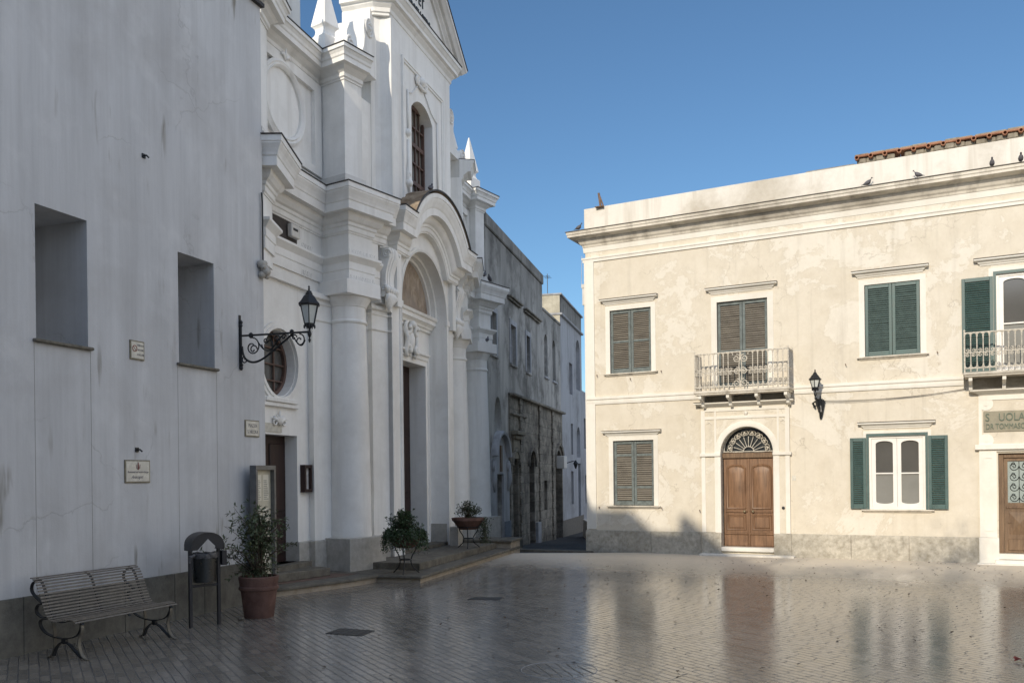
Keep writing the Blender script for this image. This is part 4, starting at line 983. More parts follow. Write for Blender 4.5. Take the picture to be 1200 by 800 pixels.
# string course, upper bands
SCR = [(-.01, 3.85), (.03, 3.85), (.04, 3.90), (.04, 3.96), (.065, 3.98), (.065, 4.04), (-.01, 4.05)]
for a, b in ((0.0, 3.02), (5.30, 8.86), (11.4, RE)):
    mb = MB(RB); mb.sweep([(a, 0), (b, 0)], SCR, E_PLAN); part('string_course', mb, M_TRIM, rb)
mb = MB(RB); mb.sweep([(-.03, -3.2), (-.03, 0), (RE, 0)], [(-.01, 7.60), (.035, 7.60), (.04, 7.66), (.06, 7.68), (.06, 7.72), (-.01, 7.74)], E_PLAN); part('frieze_band', mb, M_TRIM, rb)
mb = MB(RB); mb.sweep([(-.03, -3.2), (-.03, 0), (RE, 0)], [(-.01, 8.0), (.03, 8.0), (.045, 8.05), (.08, 8.08), (.12, 8.15), (.14, 8.17), (.14, 8.20), (.34, 8.24), (.34, 8.29), (.36, 8.31), (.36, 8.37), (-.01, 8.44)], E_PLAN); part('eaves_cornice', mb, M_CORN, rb)
mb = MB(RB); mb.sweep([(-.03, -3.2), (-.03, 0), (RE, 0)], [(-.01, 7.86), (.012, 7.86), (.03, 7.99), (-.01, 7.99)], E_PLAN); part('cornice_cove', mb, M_TRIM, rb)
mb = MB(RB); mb.sweep([(-.03, -3.2), (-.03, 0), (RE, 0)], [(-.02, 8.446), (.385, 8.375), (.385, 8.388), (-.02, 8.46)], E_PLAN); part('cornice_capping', mb, M_GROOVE, rb)
mb = MB(RB); mb.panel(rect(-.03, RE, 8.3, 9.03), [], -.02, -.35)
mb.box(-.03, .3, -3.2, -.36, 8.3, 9.03); part('parapet', mb, M_PARA, rb)
# tiled ridge above the parapet
mb = MB(RB)
for i in range(26):
    a = 6.75 + i*.295; mb.bbox(a+.004, a+.291, -.50, .035+random.uniform(-.015, .015), 9.165+random.uniform(-.006, .006), 9.21+random.uniform(-.004, .006), .012)
    mb.M = Matrix.Translation((a, .0, 9.15+random.uniform(-.006, .006))) @ Matrix.Rotation(-pi/2, 4, 'X'); mb.lathe(0, 0, [(.026, -.1), (.05, -.05), (.05, .065), (.034, .067), (.032, -.02), (.001, -.02)], 12); mb.M = None
part('roof_tiles', mb, M_TILE, rb)
mb = MB(RB)
for i in range(26):
    a = 6.72 + i*.30+random.uniform(-.03, .03); mb.bbox(a, a+.298, -.52, -.01+random.uniform(-.02, .01), 9.212, 9.245+random.uniform(0, .02), .012)
part('ridge_mortar', mb, m_stone('lichened_mortar', (.20, .175, .135), (.38, .34, .27), 9), rb)
mb = MB(RB)
for i in range(40):
    a = 6.74 + i*.2
    if i == 4: continue
    mb.bbox(a, a+.2, -.50, -.01+random.uniform(-.06, .02), 9.032, 9.16, .02)
mb.bbox(5.6, 6.7, -.5, -.06, 9.032, 9.075, .03)
part('tile_bed', mb, bpy.data.materials['lichened_mortar'], rb)
mb = MB(RB)
# hoods
def hood(a, b, z, o=.14, h=.13, mat=M_TRIM, nm='window_hood'):
    P = [(-.01, z-h), (.02, z-h), (.03, z-h*.75), (.05, z-h*.7), (o*.55, z-h*.35), (o*.8, z-h*.3), (o*.9, z-.03), (o, z-.025), (o, z), (-.01, z+.01)]
    mb = MB(RB); e = o
    mb.sweep([(a+e, -.01), (a+e, .0), (b-e, .0), (b-e, -.01)], P, E_PLAN); q = part(nm, mb, mat, rb)
    mb = MB(RB); mb.box(a-.006, b+.006, -.01, o+.006, z+.012, z+.022); part('hood_capping', mb, M_GROOVE, rb)
def surround(a, b, z0, z1, t=.13, top=.13, sides=True):
    mb = MB(RB); mb.panel([(a-t, z0), (a, z0), (a, z1), (b, z1), (b, z0), (b+t, z0), (b+t, z1+top), (a-t, z1+top)], [], -.005, .018); part('window_surround', mb, M_TRIM, rb)
def sill(a, b, z, o=.09): 
    mb = MB(RB); mb.sweep([(a+.04, -.02), (a+.04, 0), (b-.04, 0), (b-.04, -.02)], [(-.02, z-.07), (.02, z-.07), (o*.6, z-.04), (o*.7, z-.03), (o, z-.025), (o, z), (-.02, z)], E_PLAN); part('window_sill', mb, M_CORN, rb)
for a, b, z0, z1 in wins:
    surround(a, b, z0, z1, .12, .12)
    sill(a-.12, b+.12, z0-.005); 
for a, b, z0, z1 in bds: surround(a, b, z0, z1, .14, .14)
for a, b, z in ((.42, 1.98, 6.55), (3.22, 4.94, 6.53), (6.61, 8.20, 6.54), (9.08, 11.2, 6.52), (.44, 2.03, 3.12), (6.70, 8.30, 3.10), (11.9, 13.6, 6.54), (11.7, 13.4, 3.1)): hood(a, b, z)
# shutters: real frame and louvres
def leaf(a, b, z0, z1, n0, fm, lm, rails=(0.5,), nl=26, lit=None, ang=.55, flip=1, sag=0):
    st = .065; mb = MB(RB)
    H = z1 - z0
    mb.bbox(a, a+st, n0-.035, n0, z0, z1, .004); mb.bbox(b-st, b, n0-.035, n0, z0, z1, .004)
    mb.bbox(a+st, b-st, n0-.035, n0-.001, z0, z0+.11, .004); mb.bbox(a+st, b-st, n0-.035, n0-.001, z1-.08, z1, .004)
    for r in rails: mb.bbox(a+st, b-st, n0-.035, n0-.001, z0+H*r-.03, z0+H*r+.03, .004)
    f = part('shutter', mb, fm, rb)
    mb = MB(RB); zz = z0+.12; st2 = (H-.21)/nl
    for i in range(nl):
        z = z0+.115 + st2*(i+.5) + random.uniform(-.0015, .0015)
        dz = st2*.62; tilt = random.uniform(-.003, .003)
        mb.add([(a+st, n0-.030, z+dz*.55), (b-st, n0-.030, z+dz*.55+tilt), (b-st, n0-.008, z-dz*.45+tilt), (a+st, n0-.008, z-dz*.45),
                (a+st, n0-.026, z+dz*.75), (b-st, n0-.026, z+dz*.75+tilt), (b-st, n0-.004, z-dz*.25+tilt), (a+st, n0-.004, z-dz*.25)],
               [(0, 1, 2, 3), (7, 6, 5, 4), (0, 4, 5, 1), (3, 2, 6, 7), (0, 3, 7, 4), (1, 5, 6, 2)])
    part('louvres', mb, lm, f)
    return f
def pair(q, fm, lm, n0=-.06, rails=(.5,), nl=30):
    a, b, z0, z1 = q; m = (a+b)/2
    leaf(a+.01, m-.004, z0+.01, z1-.01, n0, fm, lm, rails, nl); leaf(m+.004, b-.01, z0+.01, z1-.01, n0, fm, lm, rails, nl)
    mb = MB(RB); mb.box(a, b, n0-.09, n0-.07, z0, z1); part('window_backing', mb, M_GROOVE, rb)
pair(wins[0], M_SH1F, M_SH1, -.04); pair(wins[1], M_SH2F, M_SH2L, -.01, (), 30); pair(wins[2], M_SH1F, M_SH1, -.05, (.78, .28), 26)
pair(wins[4], M_SH2F, M_SH2); pair(wins[5], M_SH2F, M_SH2)
pair(bds[0], M_SH1F, M_SH1, -.05, (.42,), 36)
# open windows with flung back green shutters
def casement(q, n0=-.03):
    a, b, z0, z1 = q; m = (a+b)/2
    mb = MB(RB); mb.panel(rect(a, b, z0, z1), [rect(a+.05, b-.05, z0+.05, z1-.05)], n0+.02, n0-.06); wf = part('window', mb, M_WPAINT, rb)
    for x0, x1 in ((a+.05, m), (m, b-.05)):
        t = .085
        gx0, gx1, gz0, gz1 = x0+t, x1-t, z0+.17, z1-.18
        cx = (gx0+gx1)/2; hwid = (gx1-gx0)/2
        shape = [(gx0, gz0)] + [(cx + hwid*cos(a_), gz0 - .05*sin(a_)) for a_ in [pi - pi*i/10 for i in range(1, 10)]] + [(gx1, gz0), (gx1, gz1)] + [(cx + hwid*cos(a_), gz1 + .07*sin(a_)) for a_ in [pi*i/10 for i in range(1, 10)]] + [(gx0, gz1)]
        mb = MB(RB); mb.panel(rect(x0+.003, x1-.003, z0+.052, z1-.052), [shape], n0, n0-.045)
        mb.box(gx0, gx1, n0-.035, n0-.005, z0+(z1-z0)*.49-.015, z0+(z1-z0)*.49+.015); part('sash', mb, M_WPAINT, wf)
    zm = z0+(z1-z0)*.49
    mb = MB(RB); mb.box(a+.1, b-.1, n0-.05, n0-.042, zm, z1-.06); part('glass', mb, M_GLASSP, wf)
    mb = MB(RB); mb.box(a+.1, b-.1, n0-.05, n0-.042, z0+.06, zm-.001); part('lower_glass', mb, m_glass('curtained_lower_pane', (.30, .295, .27), .15), wf)
casement(wins[3]); casement(bds[1])
mb = MB(RB); a, b, z0, z1 = wins[3]
mb.panel([(a-.055, z0), (a, z0), (a, z1), (b, z1), (b, z0), (b+.055, z0), (b+.055, z1+.06), (a-.055, z1+.06)], [], .02, .045); part('shutter_frame', mb, M_SH2F, rb)
leaf(6.53, 6.93-.06, 1.16, 2.77, .075, M_SH2F, M_SH2, (), 30); leaf(8.09+.06, 8.54, 1.16, 2.78, .075, M_SH2F, M_SH2, (), 30)
mb = MB(RB); a, b, z0, z1 = bds[1]
mb.panel([(a-.055, z0), (a, z0), (a, z1), (b, z1), (b, z0), (b+.055, z0), (b+.055, z1+.06), (a-.055, z1+.06)], [], .02, .045); part('shutter_frame', mb, M_SH2F, rb)
leaf(8.84, 9.44, 4.12, 6.14, .075, M_SH2F, M_SH2, (), 38); leaf(10.81, 11.4, 4.12, 6.14, .075, M_SH2F, M_SH2, (), 38)
# --- main door with surround
mb = MB(RB)
mb.panel([(3.07, .56), (door_c-dw-.13, .56), (door_c-dw-.13, 2.50)] + [(door_c + (dw+.13)*cos(a), 2.50 + (dw+.13)*sin(a)) for a in [pi - pi*i/24 for i in range(25)]] + [(door_c+dw+.13, .56), (5.19, .56), (5.19, 3.60), (3.07, 3.60)], [], -.01, .05)
part('door_surround', mb, M_CR, rb)
mb = MB(RB)
pth = [(door_c-dw, .10), (door_c-dw, 2.50)] + [(door_c + dw*cos(a), 2.50 + dw*sin(a)) for a in [pi - pi*i/28 for i in range(1, 28)]] + [(door_c+dw, 2.50), (door_c+dw, .10)]
mb.sweep(pth, [(0, -.25), (0, .065), (.03, .075), (.12, .075), (.14, .06), (.14, 0), (.02, 0)], E_ELEV(0)); part('door_arch', mb, M_TRIM, rb, 'auto')
mb = MB(RB)                                        # pilasters, frame lines, imposts
for a, b in ((3.07, 3.17), (5.09, 5.19), (3.40-.0, 3.45), (4.90, 4.95)): mb.box(a, b, .05, .072, .56, 3.55)
mb.box(3.17, 5.09, .05, .07, 3.33, 3.40); mb.box(3.17, 5.09, .05, .071, 3.52, 3.60)
for a, b in ((3.03, 3.55), (4.80, 5.23)): mb.bbox(a, b, .05, .11, 2.42, 2.50, .008)
part('door_pilasters', mb, M_TRIM, rb)
for a, b in ((3.05, door_c-dw-.0), (door_c+dw+.0, 5.21)):
    mb = MB(RB); mb.bbox(a, b, -.02, .085, -.3, .555, .008); part('door_plinth', mb, M_DADO_R, rb)
hood(2.93, 5.30, 3.73, .22, .15, M_TRIM, 'door_hood')
mb = MB(RB)
for k in range(8):
    a = 2*pi*k/8; mb.tube([(door_c, .075, 3.46), (door_c+.05*cos(a), .08, 3.46+.05*sin(a))], [.018, .008], 5)
for x_ in (3.28, 5.05): mb.tube([(x_-.08, .06, 3.22), (x_, .065, 3.26), (x_+.08, .06, 3.20)], [.005, .012, .005], 5)
part('door_rosette', mb, M_TRIM, rb)
dmb = MB(RB)
dn = -.16
ML = {}
for k in (0, 1):
    x0 = door_c - dw + .02 + k*(dw-.018); x1 = x0 + dw - .022
    mb = MB(RB); mb.bbox(x0, x1, dn-.05, dn, .21, 2.36, .004); dl = part('door_leaf', mb, M_DOOR, rb)
    mb = MB(RB)
    # tall pointed panel with arched head
    cx = (x0+x1)/2; h = (x1-x0)/2 - .08
    shp = [(cx-h, 1.14), (cx+h, 1.14), (cx+h, 2.10)] + [(cx + h*cos(a), 2.10 + .10*sin(a)) for a in [pi*i/12 for i in range(1, 12)]] + [(cx-h, 2.10)]
    mb.sweep(list(reversed(shp)), [(-.03, 0), (-.02, .022), (.0, .028), (.015, .012), (.02, 0)], E_ELEV(dn-.001), closed=True)
    ins = [(cx + (p[0]-cx)*.86, 1.62 + (p[1]-1.62)*.93) for p in shp]; ins2 = [(cx + (p[0]-cx)*.55, 1.62 + (p[1]-1.62)*.72) for p in shp]
    mb.loft([[(p[0], dn-.002, p[1]) for p in ins], [(p[0], dn+.022, p[1]) for p in ins2]])
    mb.sweep([(cx-h, .98), (cx-h+.001, .62), (cx+h, .62), (cx+h, .98)][::-1], [(-.02, 0), (-.015, .02), (.0, .024), (.015, 0)], E_ELEV(dn-.001), closed=True)
    mb.bbox(cx-h*.82, cx+h*.82, dn-.01, dn+.016, .66, .94, .016)
    mb.bbox(x0+.02, x1-.02, dn-.01, dn+.014, .23, .50, .012); mb.bbox(x0+.01, x1-.01, dn-.01, dn+.022, .505, .55, .006)
    mb.bbox(cx-h-.04, cx+h+.04, dn-.01, dn+.03, 1.04, 1.09, .01)
    part('door_panel', mb, M_DOOR, dl, 'auto')
    mb = MB(RB); kx = x1-.10 if k == 0 else x0+.10
    mb.M = Matrix.Translation((kx, dn, 1.07)) @ Matrix.Rotation(-pi/2, 4, 'X'); mb.lathe(0, 0, [(.03, 0), (.03, .008), (.012, .02), (.012, .04), (.03, .05), (.032, .07), (.005, .085)], 12)
    part('door_knob', mb, m_plain('aged_brass', (.36, .30, .19), .4, .6) if k == 0 else bpy.data.materials['aged_brass'], dl, True)
mb = MB(RB); mb.bbox(door_c-.025, door_c+.025, dn-.01, dn+.025, .21, 2.36, .008); part('door_stile', mb, M_DOOR, rb)
mb = MB(RB); mb.bbox(door_c-dw+.002, door_c+dw-.002, -.20, -.10, 2.37, 2.50, .01); part('transom', mb, M_OLDW, rb)
mb = MB(RB); mb.panel(arc(door_c, 2.50, dw-.003, 0, pi, 24), [], -.27, -.25); part('fanlight_glass', mb, M_GLASS, rb)
mb = MB(RB)
F = lambda a, b: (a, -.17, b)
mb.tube([F(*p) for p in arc(door_c, 2.52, dw-.03, 0, pi, 26)], .012, 5); mb.tube([F(*p) for p in arc(door_c, 2.52, .13, 0, pi, 12)], .010, 5); mb.tube([F(door_c-dw, 2.53), F(door_c+dw, 2.53)], .012, 5)
for k in range(11):
    a = pi*k/10; mb.tube([F(door_c+.13*cos(a), 2.52+.13*sin(a)), F(door_c+(.38)*cos(a), 2.52+.38*sin(a))], .008, 5)
for k in range(8):
    a = pi*(k+.5)/8; cx, cz = door_c+.47*cos(a), 2.52+.47*sin(a)
    for sg in (-1, 1): mb.tube([F(*p) for p in spiral(cx+.03*sg*sin(a), cz-.03*sg*cos(a), .075, .012, a+pi/2*sg, a+pi/2*sg+sg*3*pi, 18)], .008, 4)
    mb.lathe(cx, -.165, [(.005, cz-.03), (.025, cz-.015), (.03, cz), (.025, cz+.015), (.005, cz+.03)], 8)
part('fanlight_grille', mb, M_IRONW, rb)
mb = MB(RB); mb.bbox(door_c-dw-.0, door_c+dw+.0, -.20, .10, .105, .205, .01); part('door_step', mb, M_TRIM, rb)
mb = MB(RB); mb.bbox(3.05, 5.30, -.1, .30, -.1, .045, .012); part('door_step', mb, M_TRIM, rb)
mb = MB(RB); mb.M = Matrix.Translation((5.03, .072, 1.17)) @ Matrix.Rotation(-pi/2, 4, 'X'); mb.lathe(0, 0, [(.035, 0), (.035, .012), (.015, .02), (.002, .021)], 12); part('door_bell', mb, M_IRON, rb)
# --- school door
mb = MB(RB)
mb.panel([(9.14, .56), (9.47, .56), (9.47, 2.40), (10.88, 2.40), (10.88, .56), (11.2, .56), (11.2, 3.60), (9.14, 3.60)], [rect(9.20, 11.14, 2.56, 3.50)], -.01, .05); part('door_surround', mb, M_TRIM, rb)
mb = MB(RB); mb.box(9.19, 11.15, -.012, .03, 2.55, 3.51); part('sign_panel_field', mb, M_CR, rb)
mb = MB(RB)
mb.bbox(9.06, 11.3, .05, .12, 2.44, 2.55, .01); mb.sweep([(9.23, .7), (9.23, 2.28), (9.40, 2.28), (9.40, .7)], [(0, 0), (0, .012), (-.02, .012), (-.02, 0)], E_ELEV(.05), closed=True)
for zc, sg in ((3.42, -1), (2.64, 1)):
    for X_ in (9.28, 11.06): mb.panel(circ(X_, zc, .14, .14, 24), [], .028, .046); mb.panel(circ(X_, zc, .045, .045, 14), [], .046, .056)
part('door_surround_moulding', mb, M_TRIM, rb)
mb = MB(RB); mb.bbox(9.12, 9.50, -.02, .085, -.1, .555, .008); mb.bbox(10.85, 11.22, -.02, .085, -.1, .555, .008); part('door_plinth', mb, M_TRIM, rb)
hood(8.98, 11.35, 3.72, .22, .15, M_TRIM, 'door_hood')
mb = MB(RB); mb.bbox(9.505, 9.60, -.18, -.08, .22, 2.35, .006); mb.bbox(10.75, 10.845, -.18, -.08, .22, 2.35, .006); mb.bbox(9.6, 10.75, -.18, -.08, 2.26, 2.35, .006); part('door_frame', mb, M_OLDW, rb)
for k in (0, 1):
    x0 = 9.605 + k*.573; x1 = x0+.568
    mb = MB(RB); mb.panel(rect(x0, x1, .23, 2.255), [rect(x0+.07, x1-.07, 1.30, 2.19)], -.12, -.16)
    mb.bbox(x0+.06, x1-.06, -.125, -.10, .86, .88, .004)
    dl = part('door_leaf', mb, M_OLDW, rb)
    mb = MB(RB); cx = (x0+x1)/2
    mb.loft([[(a, -.12, z) for a, z in rect(x0+.08, x1-.08, .62, 1.10)], [(a, -.075, z) for a, z in rect(cx-.01, cx+.01, .85, .87)]]); mb.bbox(x0+.07, x1-.07, -.122, -.10, .28, .52, .012); mb.bbox(x0+.04, x1-.04, -.122, -.095, 1.18, 1.22, .006)
    part('door_panel', mb, M_OLDW, dl)
    mb = MB(RB); mb.box(x0+.07, x1-.07, -.15, -.145, 1.30, 2.19); part('glass', mb, M_GLASSG, dl)
    mb = MB(RB)
    for r in range(4):
        zc = 1.30 + .89*(r+.5)/4
        for sg in (-1, 1):
            sp = spiral(cx+sg*.10, zc, .095, .02, 0 if sg < 0 else pi, (0 if sg < 0 else pi) + sg*2.7*pi, 20); mb.tube([(a, -.13, b) for a, b in sp], .006, 4)
            sp = spiral(cx+sg*.10, zc+.05, .05, .01, -pi/2, -pi/2+sg*2*pi, 14); mb.tube([(a, -.13, b) for a, b in sp], .005, 4)
    mb.tube([(cx, -.13, 1.3), (cx, -.13, 2.19)], .006, 4); part('door_grille', mb, M_IRON, dl)
mb = MB(RB); mb.bbox(9.48, 10.87, -.2, .07, .10, .215, .01); mb.bbox(9.42, 10.95, -.1, .22, -.1, .095, .01); part('door_step', mb, M_TRIM, rb)
mb = MB(RB); mb.bbox(9.08, 11.3, -.1, .32, -.1, .02, .008); part('door_step', mb, M_TRIM, rb)
# --- balconies
def balcony(a, b, z, rz, mat, x=.58, n_sc=2):
    mb = MB(RB); mb.bbox(a, b, -.02, x, z-.05, z+.01, .01); mb.bbox(a+.02, b-.02, -.02, x-.02, z-.09, z-.052, .008); bal = part('balcony', mb, M_CORN, rb)
    m = max(4, round((b-a)/.7)+1)
    for i in range(m):
        s_ = a+.10 + (b-a-.24)*i/(m-1)
        mb = MB(RB); prof = [(0, z-.09), (x-.06, z-.09), (x-.06, z-.17), (x-.10, z-.19), (x-.2, z-.20), (x-.30, z-.25), (x-.34, z-.34), (x-.40, z-.36), (.12, z-.37), (0, z-.38)]
        mb.loft([[(s_+q, o, zz) for o, zz in prof] for q in (0, .07)]); part('bracket', mb, M_TRIM, bal)
    top = rz
    mb = MB(RB); r = .0125; e = .03
    loopn = x - .03
    c = [(a+e, 0), (a+e, loopn), (b-e, loopn), (b-e, 0)]
    def L(z_, rr=.011): 
        for i in range(3): mb.tube([(c[i][0], c[i][1], z_), (c[i+1][0], c[i+1][1], z_)], rr, 5)
    L(top, .015); L(z+.09); L(z+.50*(top-z)); 
    for p in c: mb.tube([(p[0], p[1], z), (p[0], p[1], top+.03)], .015, 5); mb.lathe(p[0], p[1], [(.005, top+.02), (.02, top+.035), (.02, top+.05), (.003, top+.075)], 8)
    def bars(p, q, mid=False):
        d = Vector((q[0]-p[0], q[1]-p[1])); Ln = d.length; k = max(2, round(Ln/.115)); 
        for i in range(1, k):
            t = i/k; X, Y = p[0]+d.x*t, p[1]+d.y*t
            if mid and abs(t-.5) < .085: continue
            mb.tube([(X, Y, z+.02), (X, Y, top)], r*.85, 4)
        for i in range(k):
            t = (i+.5)/k
            if mid and abs(t-.5) < .085: continue
            ux, uy = d.x/Ln, d.y/Ln; X, Y = p[0]+d.x*t, p[1]+d.y*t; w_ = Ln/k/2*.92
            for zc, sg in ((top-w_-.005, 1), (z+.10+w_, -1)):
                mb.tube([(X+ux*w_*cos(th), Y+uy*w_*cos(th), zc + sg*w_*sin(th)) for th in [pi*j/8 for j in range(-1, 10)]], r*.8, 4)
            zc = z + .5*(top-z)
            for sg in (-1, 1):
                sp = spiral(0, zc+sg*.05, w_*.75, .01, -sg*pi/2, -sg*pi/2+3*pi, 12); mb.tube([(X+ux*q_, Y+uy*q_, w2) for q_, w2 in sp], r*.6, 4)
    bars(c[0], c[1]); bars(c[1], c[2], True); bars(c[2], c[3])
    X = (a+b)/2; Y = loopn; H = top-z
    for sg in (-1, 1):
        for zc, r0 in ((z+.18*H, .10), (z+.5*H, .085), (z+.82*H, .10)):
            sp = spiral(X+sg*.09, zc, r0, .015, pi/2, pi/2 + sg*3.4*pi, 24); mb.tube([(q_, Y, w2) for q_, w2 in sp], r, 4)
        mb.tube([(X+sg*.005, Y, z+.05), (X+sg*.03, Y, z+.34*H), (X+sg*.03, Y, z+.66*H), (X+sg*.005, Y, top)], r, 4)
    part('railing', mb, mat, bal)
balcony(3.04, 5.30, 3.98, 4.88, M_IRONW); balcony(8.86, 11.6, 4.06, 4.90, M_IRONW)
mb = MB(RB)
for (s_, z_) in ((2.05, 4.62), (.30, 4.62), (1.22, 4.48), (2.02, 1.16), (.32, 1.16), (6.45, 4.48), (8.35, 4.62), (3.0, 1.1)):
    mb.tube([(s_, -.02, z_), (s_, .05, z_), (s_+.02, .06, z_-.05)], .009, 5)
part('shutter_hooks', mb, M_RUST, rb)
mb = MB(RB); mb.bbox(.32, .55, -.18, .10, 9.0, 9.02, .005); mb.tube([(.42, -.1, 9.0), (.36, -.1, 9.42)], .03, 6); mb.tube([(.36, -.1, 9.42), (.50, -.1, 9.03)], .02, 6); single('iron_roof_bracket', mb, M_RUST, 'rusty slanted iron bracket on the parapet corner of the cream building', 'bracket')
mb = MB(RB); mb.box(-.12, -.04, -.3, .02, 6.95, 7.05); mb.box(-.10, -.04, -.25, .0, 6.5, 6.95); mb.tube([(-.09, -.1, 6.5), (-.06, -.1, 4.3), (-.05, -.1, .6)], .01, 4); mb.tube([(-.1, .0, 7.8), (-.12, .0, 7.05)], .006, 4)
single('junction_box', mb, M_PLASTIC, 'pale junction box and cable on the alley corner of the cream building', 'junction box')
pts = [(5.98 + (8.9-5.98)*t, .04, 3.66 + .10*t - .26*t*(1-t)) for t in [i/16 for i in range(17)]]
mb = MB(RB); mb.tube(pts, .006, 4); mb.tube([(p[0], p[1]+.01, p[2] + .05*(p[0]-5.98)/2.9 - .04) for p in pts], .005, 4)
single('wall_cable', mb, M_GROOVE, 'thin slack cable running from the wall lantern to the right balcony', 'cable')
mb = MB(RB); mb.bbox(5.19+.03, 5.32, 0, .012, 1.81, 1.93, .003); hn = single('house_number', mb, M_TILEW, 'small pale house number tile right of the arched wooden door', 'house number')
# school sign
sg_ = thing('school_sign', RB.W(9.9, .03, 2.83), 'aged brass sign reading SCUOLA with its C missing above the glazed door', 'sign')
mb = MB(RB); mb.bbox(9.23, 11.10, .03, .055, 2.82, 3.26, .006); part('sign_board', mb, M_SIGN, sg_)
for txt, s_, z_, h, q in (('S', 9.26, 3.05, .165, .85), ('UOLA', 9.51, 3.05, .165, .78), ('DR TOMMASO', 9.27, 2.875, .12, .66)):
    mb = text_mb(RB, txt, s_, z_, h, .055, .02, squeeze=q); part('lettering', mb, M_SIGNT, sg_)

# ================================================================== WALL LAMPS
def lantern(parent, fr, s_, n_, z0, h=.62, w=.20, q=1.0):
    mb = MB(fr); top = z0 + h*.62
    def hexr(r, z): return [(s_ + r*cos(pi/6+2*pi*k/6), n_ + r*sin(pi/6+2*pi*k/6), z) for k in range(6)]
    mb.loft([hexr(w*.52, z0+.05), hexr(w*.95, top)]); part('lamp_glass', mb, M_GLASS_L, parent)
    mb = MB(fr)
    for k in range(6):
        a = pi/6+2*pi*k/6; mb.tube([(s_+w*.54*cos(a), n_+w*.54*sin(a), z0+.04), (s_+w*.98*cos(a), n_+w*.98*sin(a), top)], .009, 5)
    mb.loft([hexr(r, z) for r, z in ((.03, z0-.02), (w*.5, z0+.01), (w*.56, z0+.035), (w*.56, z0+.055))])
    mb.loft([hexr(r, z) for r, z in ((w*1.0, top-.012), (w*1.2, top), (w*1.22, top+.02*q), (w*.95, top+.07*q), (w*.62, top+.16*q), (w*.42, top+.19*q), (w*.40, top+.22*q), (w*.30, top+.235*q), (w*.26, top+.26*q), (w*.10, top+.275*q), (.012, top+.29*q))])
    mb.lathe(s_, n_, [(.012, top+.28*q), (.02, top+.30*q), (.008, top+.32*q), (.018, top+.335*q), (.003, top+.37*q)], 8)
    for k in range(12):                             # fringe of small drops
        a = 2*pi*k/12; mb.tube([(s_+w*.56*cos(a), n_+w*.56*sin(a), z0+.03), (s_+w*.56*cos(a), n_+w*.56*sin(a), z0-.02)], .008, 4)
    mb.lathe(s_, n_, [(.01, z0-.24), (.022, z0-.20), (.01, z0-.17), (.028, z0-.13), (.035, z0-.10), (.015, z0-.06), (.02, z0-.02)], 10)
    return part('lantern_frame', mb, M_IRON, parent, 'auto')
wl = thing('wall_lamp', WB.W(4.38, 0, 3.75), 'black lantern on a long scrolled iron bracket on the white building', 'street lamp')
LN = 1.30
lantern(wl, WB, 4.38, LN, 4.345, .54, .15, .84)
mb = MB(WB); G = lambda a, b: (4.38, a, b)
mb.tube([G(.02, 4.29), G(LN+.02, 4.27)], .017, 6)
mb.box(4.36, 4.40, 0, .018, 3.76, 4.62); mb.tube([G(.03, 3.74), G(.03, 4.5)], .018, 6)
for z in (3.80, 4.48): mb.lathe(4.38, .03, [(.01, z-.06), (.03, z-.03), (.022, z), (.034, z+.03), (.01, z+.06)], 8)
# long curved strut
pts = [G(*p) for p in [(.05, 4.12), (.06, 4.0), (.12, 3.90), (.24, 3.85), (.38, 3.87), (.55, 3.96), (.72, 4.08), (.88, 4.18), (.98, 4.25)]]
def smooth(P, k=3):
    P = [Vector(p) for p in P]
    for _ in range(k):
        Q = [P[0]]
        for i in range(len(P)-1): Q += [P[i]*.75+P[i+1]*.25, P[i]*.25+P[i+1]*.75]
        P = Q + [P[-1]]
    return P
mb.tube(smooth(pts), .018, 6)
for cx, cz, r, a0, t in ((.24, 4.10, .15, pi/2, -3.2), (.26, 4.06, .075, 0, 2.6), (.10, 3.90, .06, pi/2, 3.0), (.55, 4.13, .13, pi, 2.6), (.50, 4.19, .05, 0, -3), (.72, 4.20, .06, pi, -3.0), (.83, 4.22, .045, 0, 3), (1.12, 4.15, .10, pi/2, -3.2), (1.02, 4.20, .05, 0, 2.6)):
    mb.tube([G(*p) for p in spiral(cx, cz, r, r*.22, a0, a0+t*pi*.75, 24)], .011, 5)
mb.tube(smooth([G(.36, 4.16), G(.46, 4.03), G(.60, 4.02), G(.68, 4.14), G(.80, 4.24)]), .011, 5)
mb.tube(smooth([G(.90, 4.2), G(1.0, 4.24), G(1.06, 4.12), G(1.16, 4.05), G(1.22, 4.15)]), .011, 5)
for a in (.22, .98): mb.lathe(4.38, a, [(.012, 4.24), (.034, 4.26), (.034, 4.31), (.012, 4.33)], 8)
part('scroll_bracket', mb, M_IRON, wl)
wl2 = thing('wall_lamp', RB.W(5.88, 0, 3.3), 'short black lantern on a leaf shaped bracket on the cream wall', 'street lamp')
lantern(wl2, RB, 5.83, .36, 3.90, .36, .125, .66)
mb = MB(RB); mb.tube(smooth([(5.88, .02, 3.55), (5.88, .16, 3.42), (5.87, .30, 3.50), (5.85, .36, 3.72)]), .02, 6)
for k in range(7): 
    a = -.9 + k*.3; mb.tube([(5.89, .05, 3.55), (5.89 + .12*sin(a), .07, 3.55+.16*cos(a)), (5.89 + .05*sin(a), .05, 3.40 - .06*k/3)], [.02, .028, .006], 6)
mb.tube([(5.89, .03, 3.78), (5.90, .03, 3.24)], [.012, .03], 6); mb.tube([(5.90, .05, 3.55), (5.91, .06, 3.40), (5.88, .05, 3.26)], [.03, .05, .01], 7)
mb.tube([(5.82, .2, 3.66), (5.74, .14, 3.60), (5.78, .06, 3.50)], [.01, .025, .02], 6)
part('leaf_bracket', mb, M_IRON, wl2)

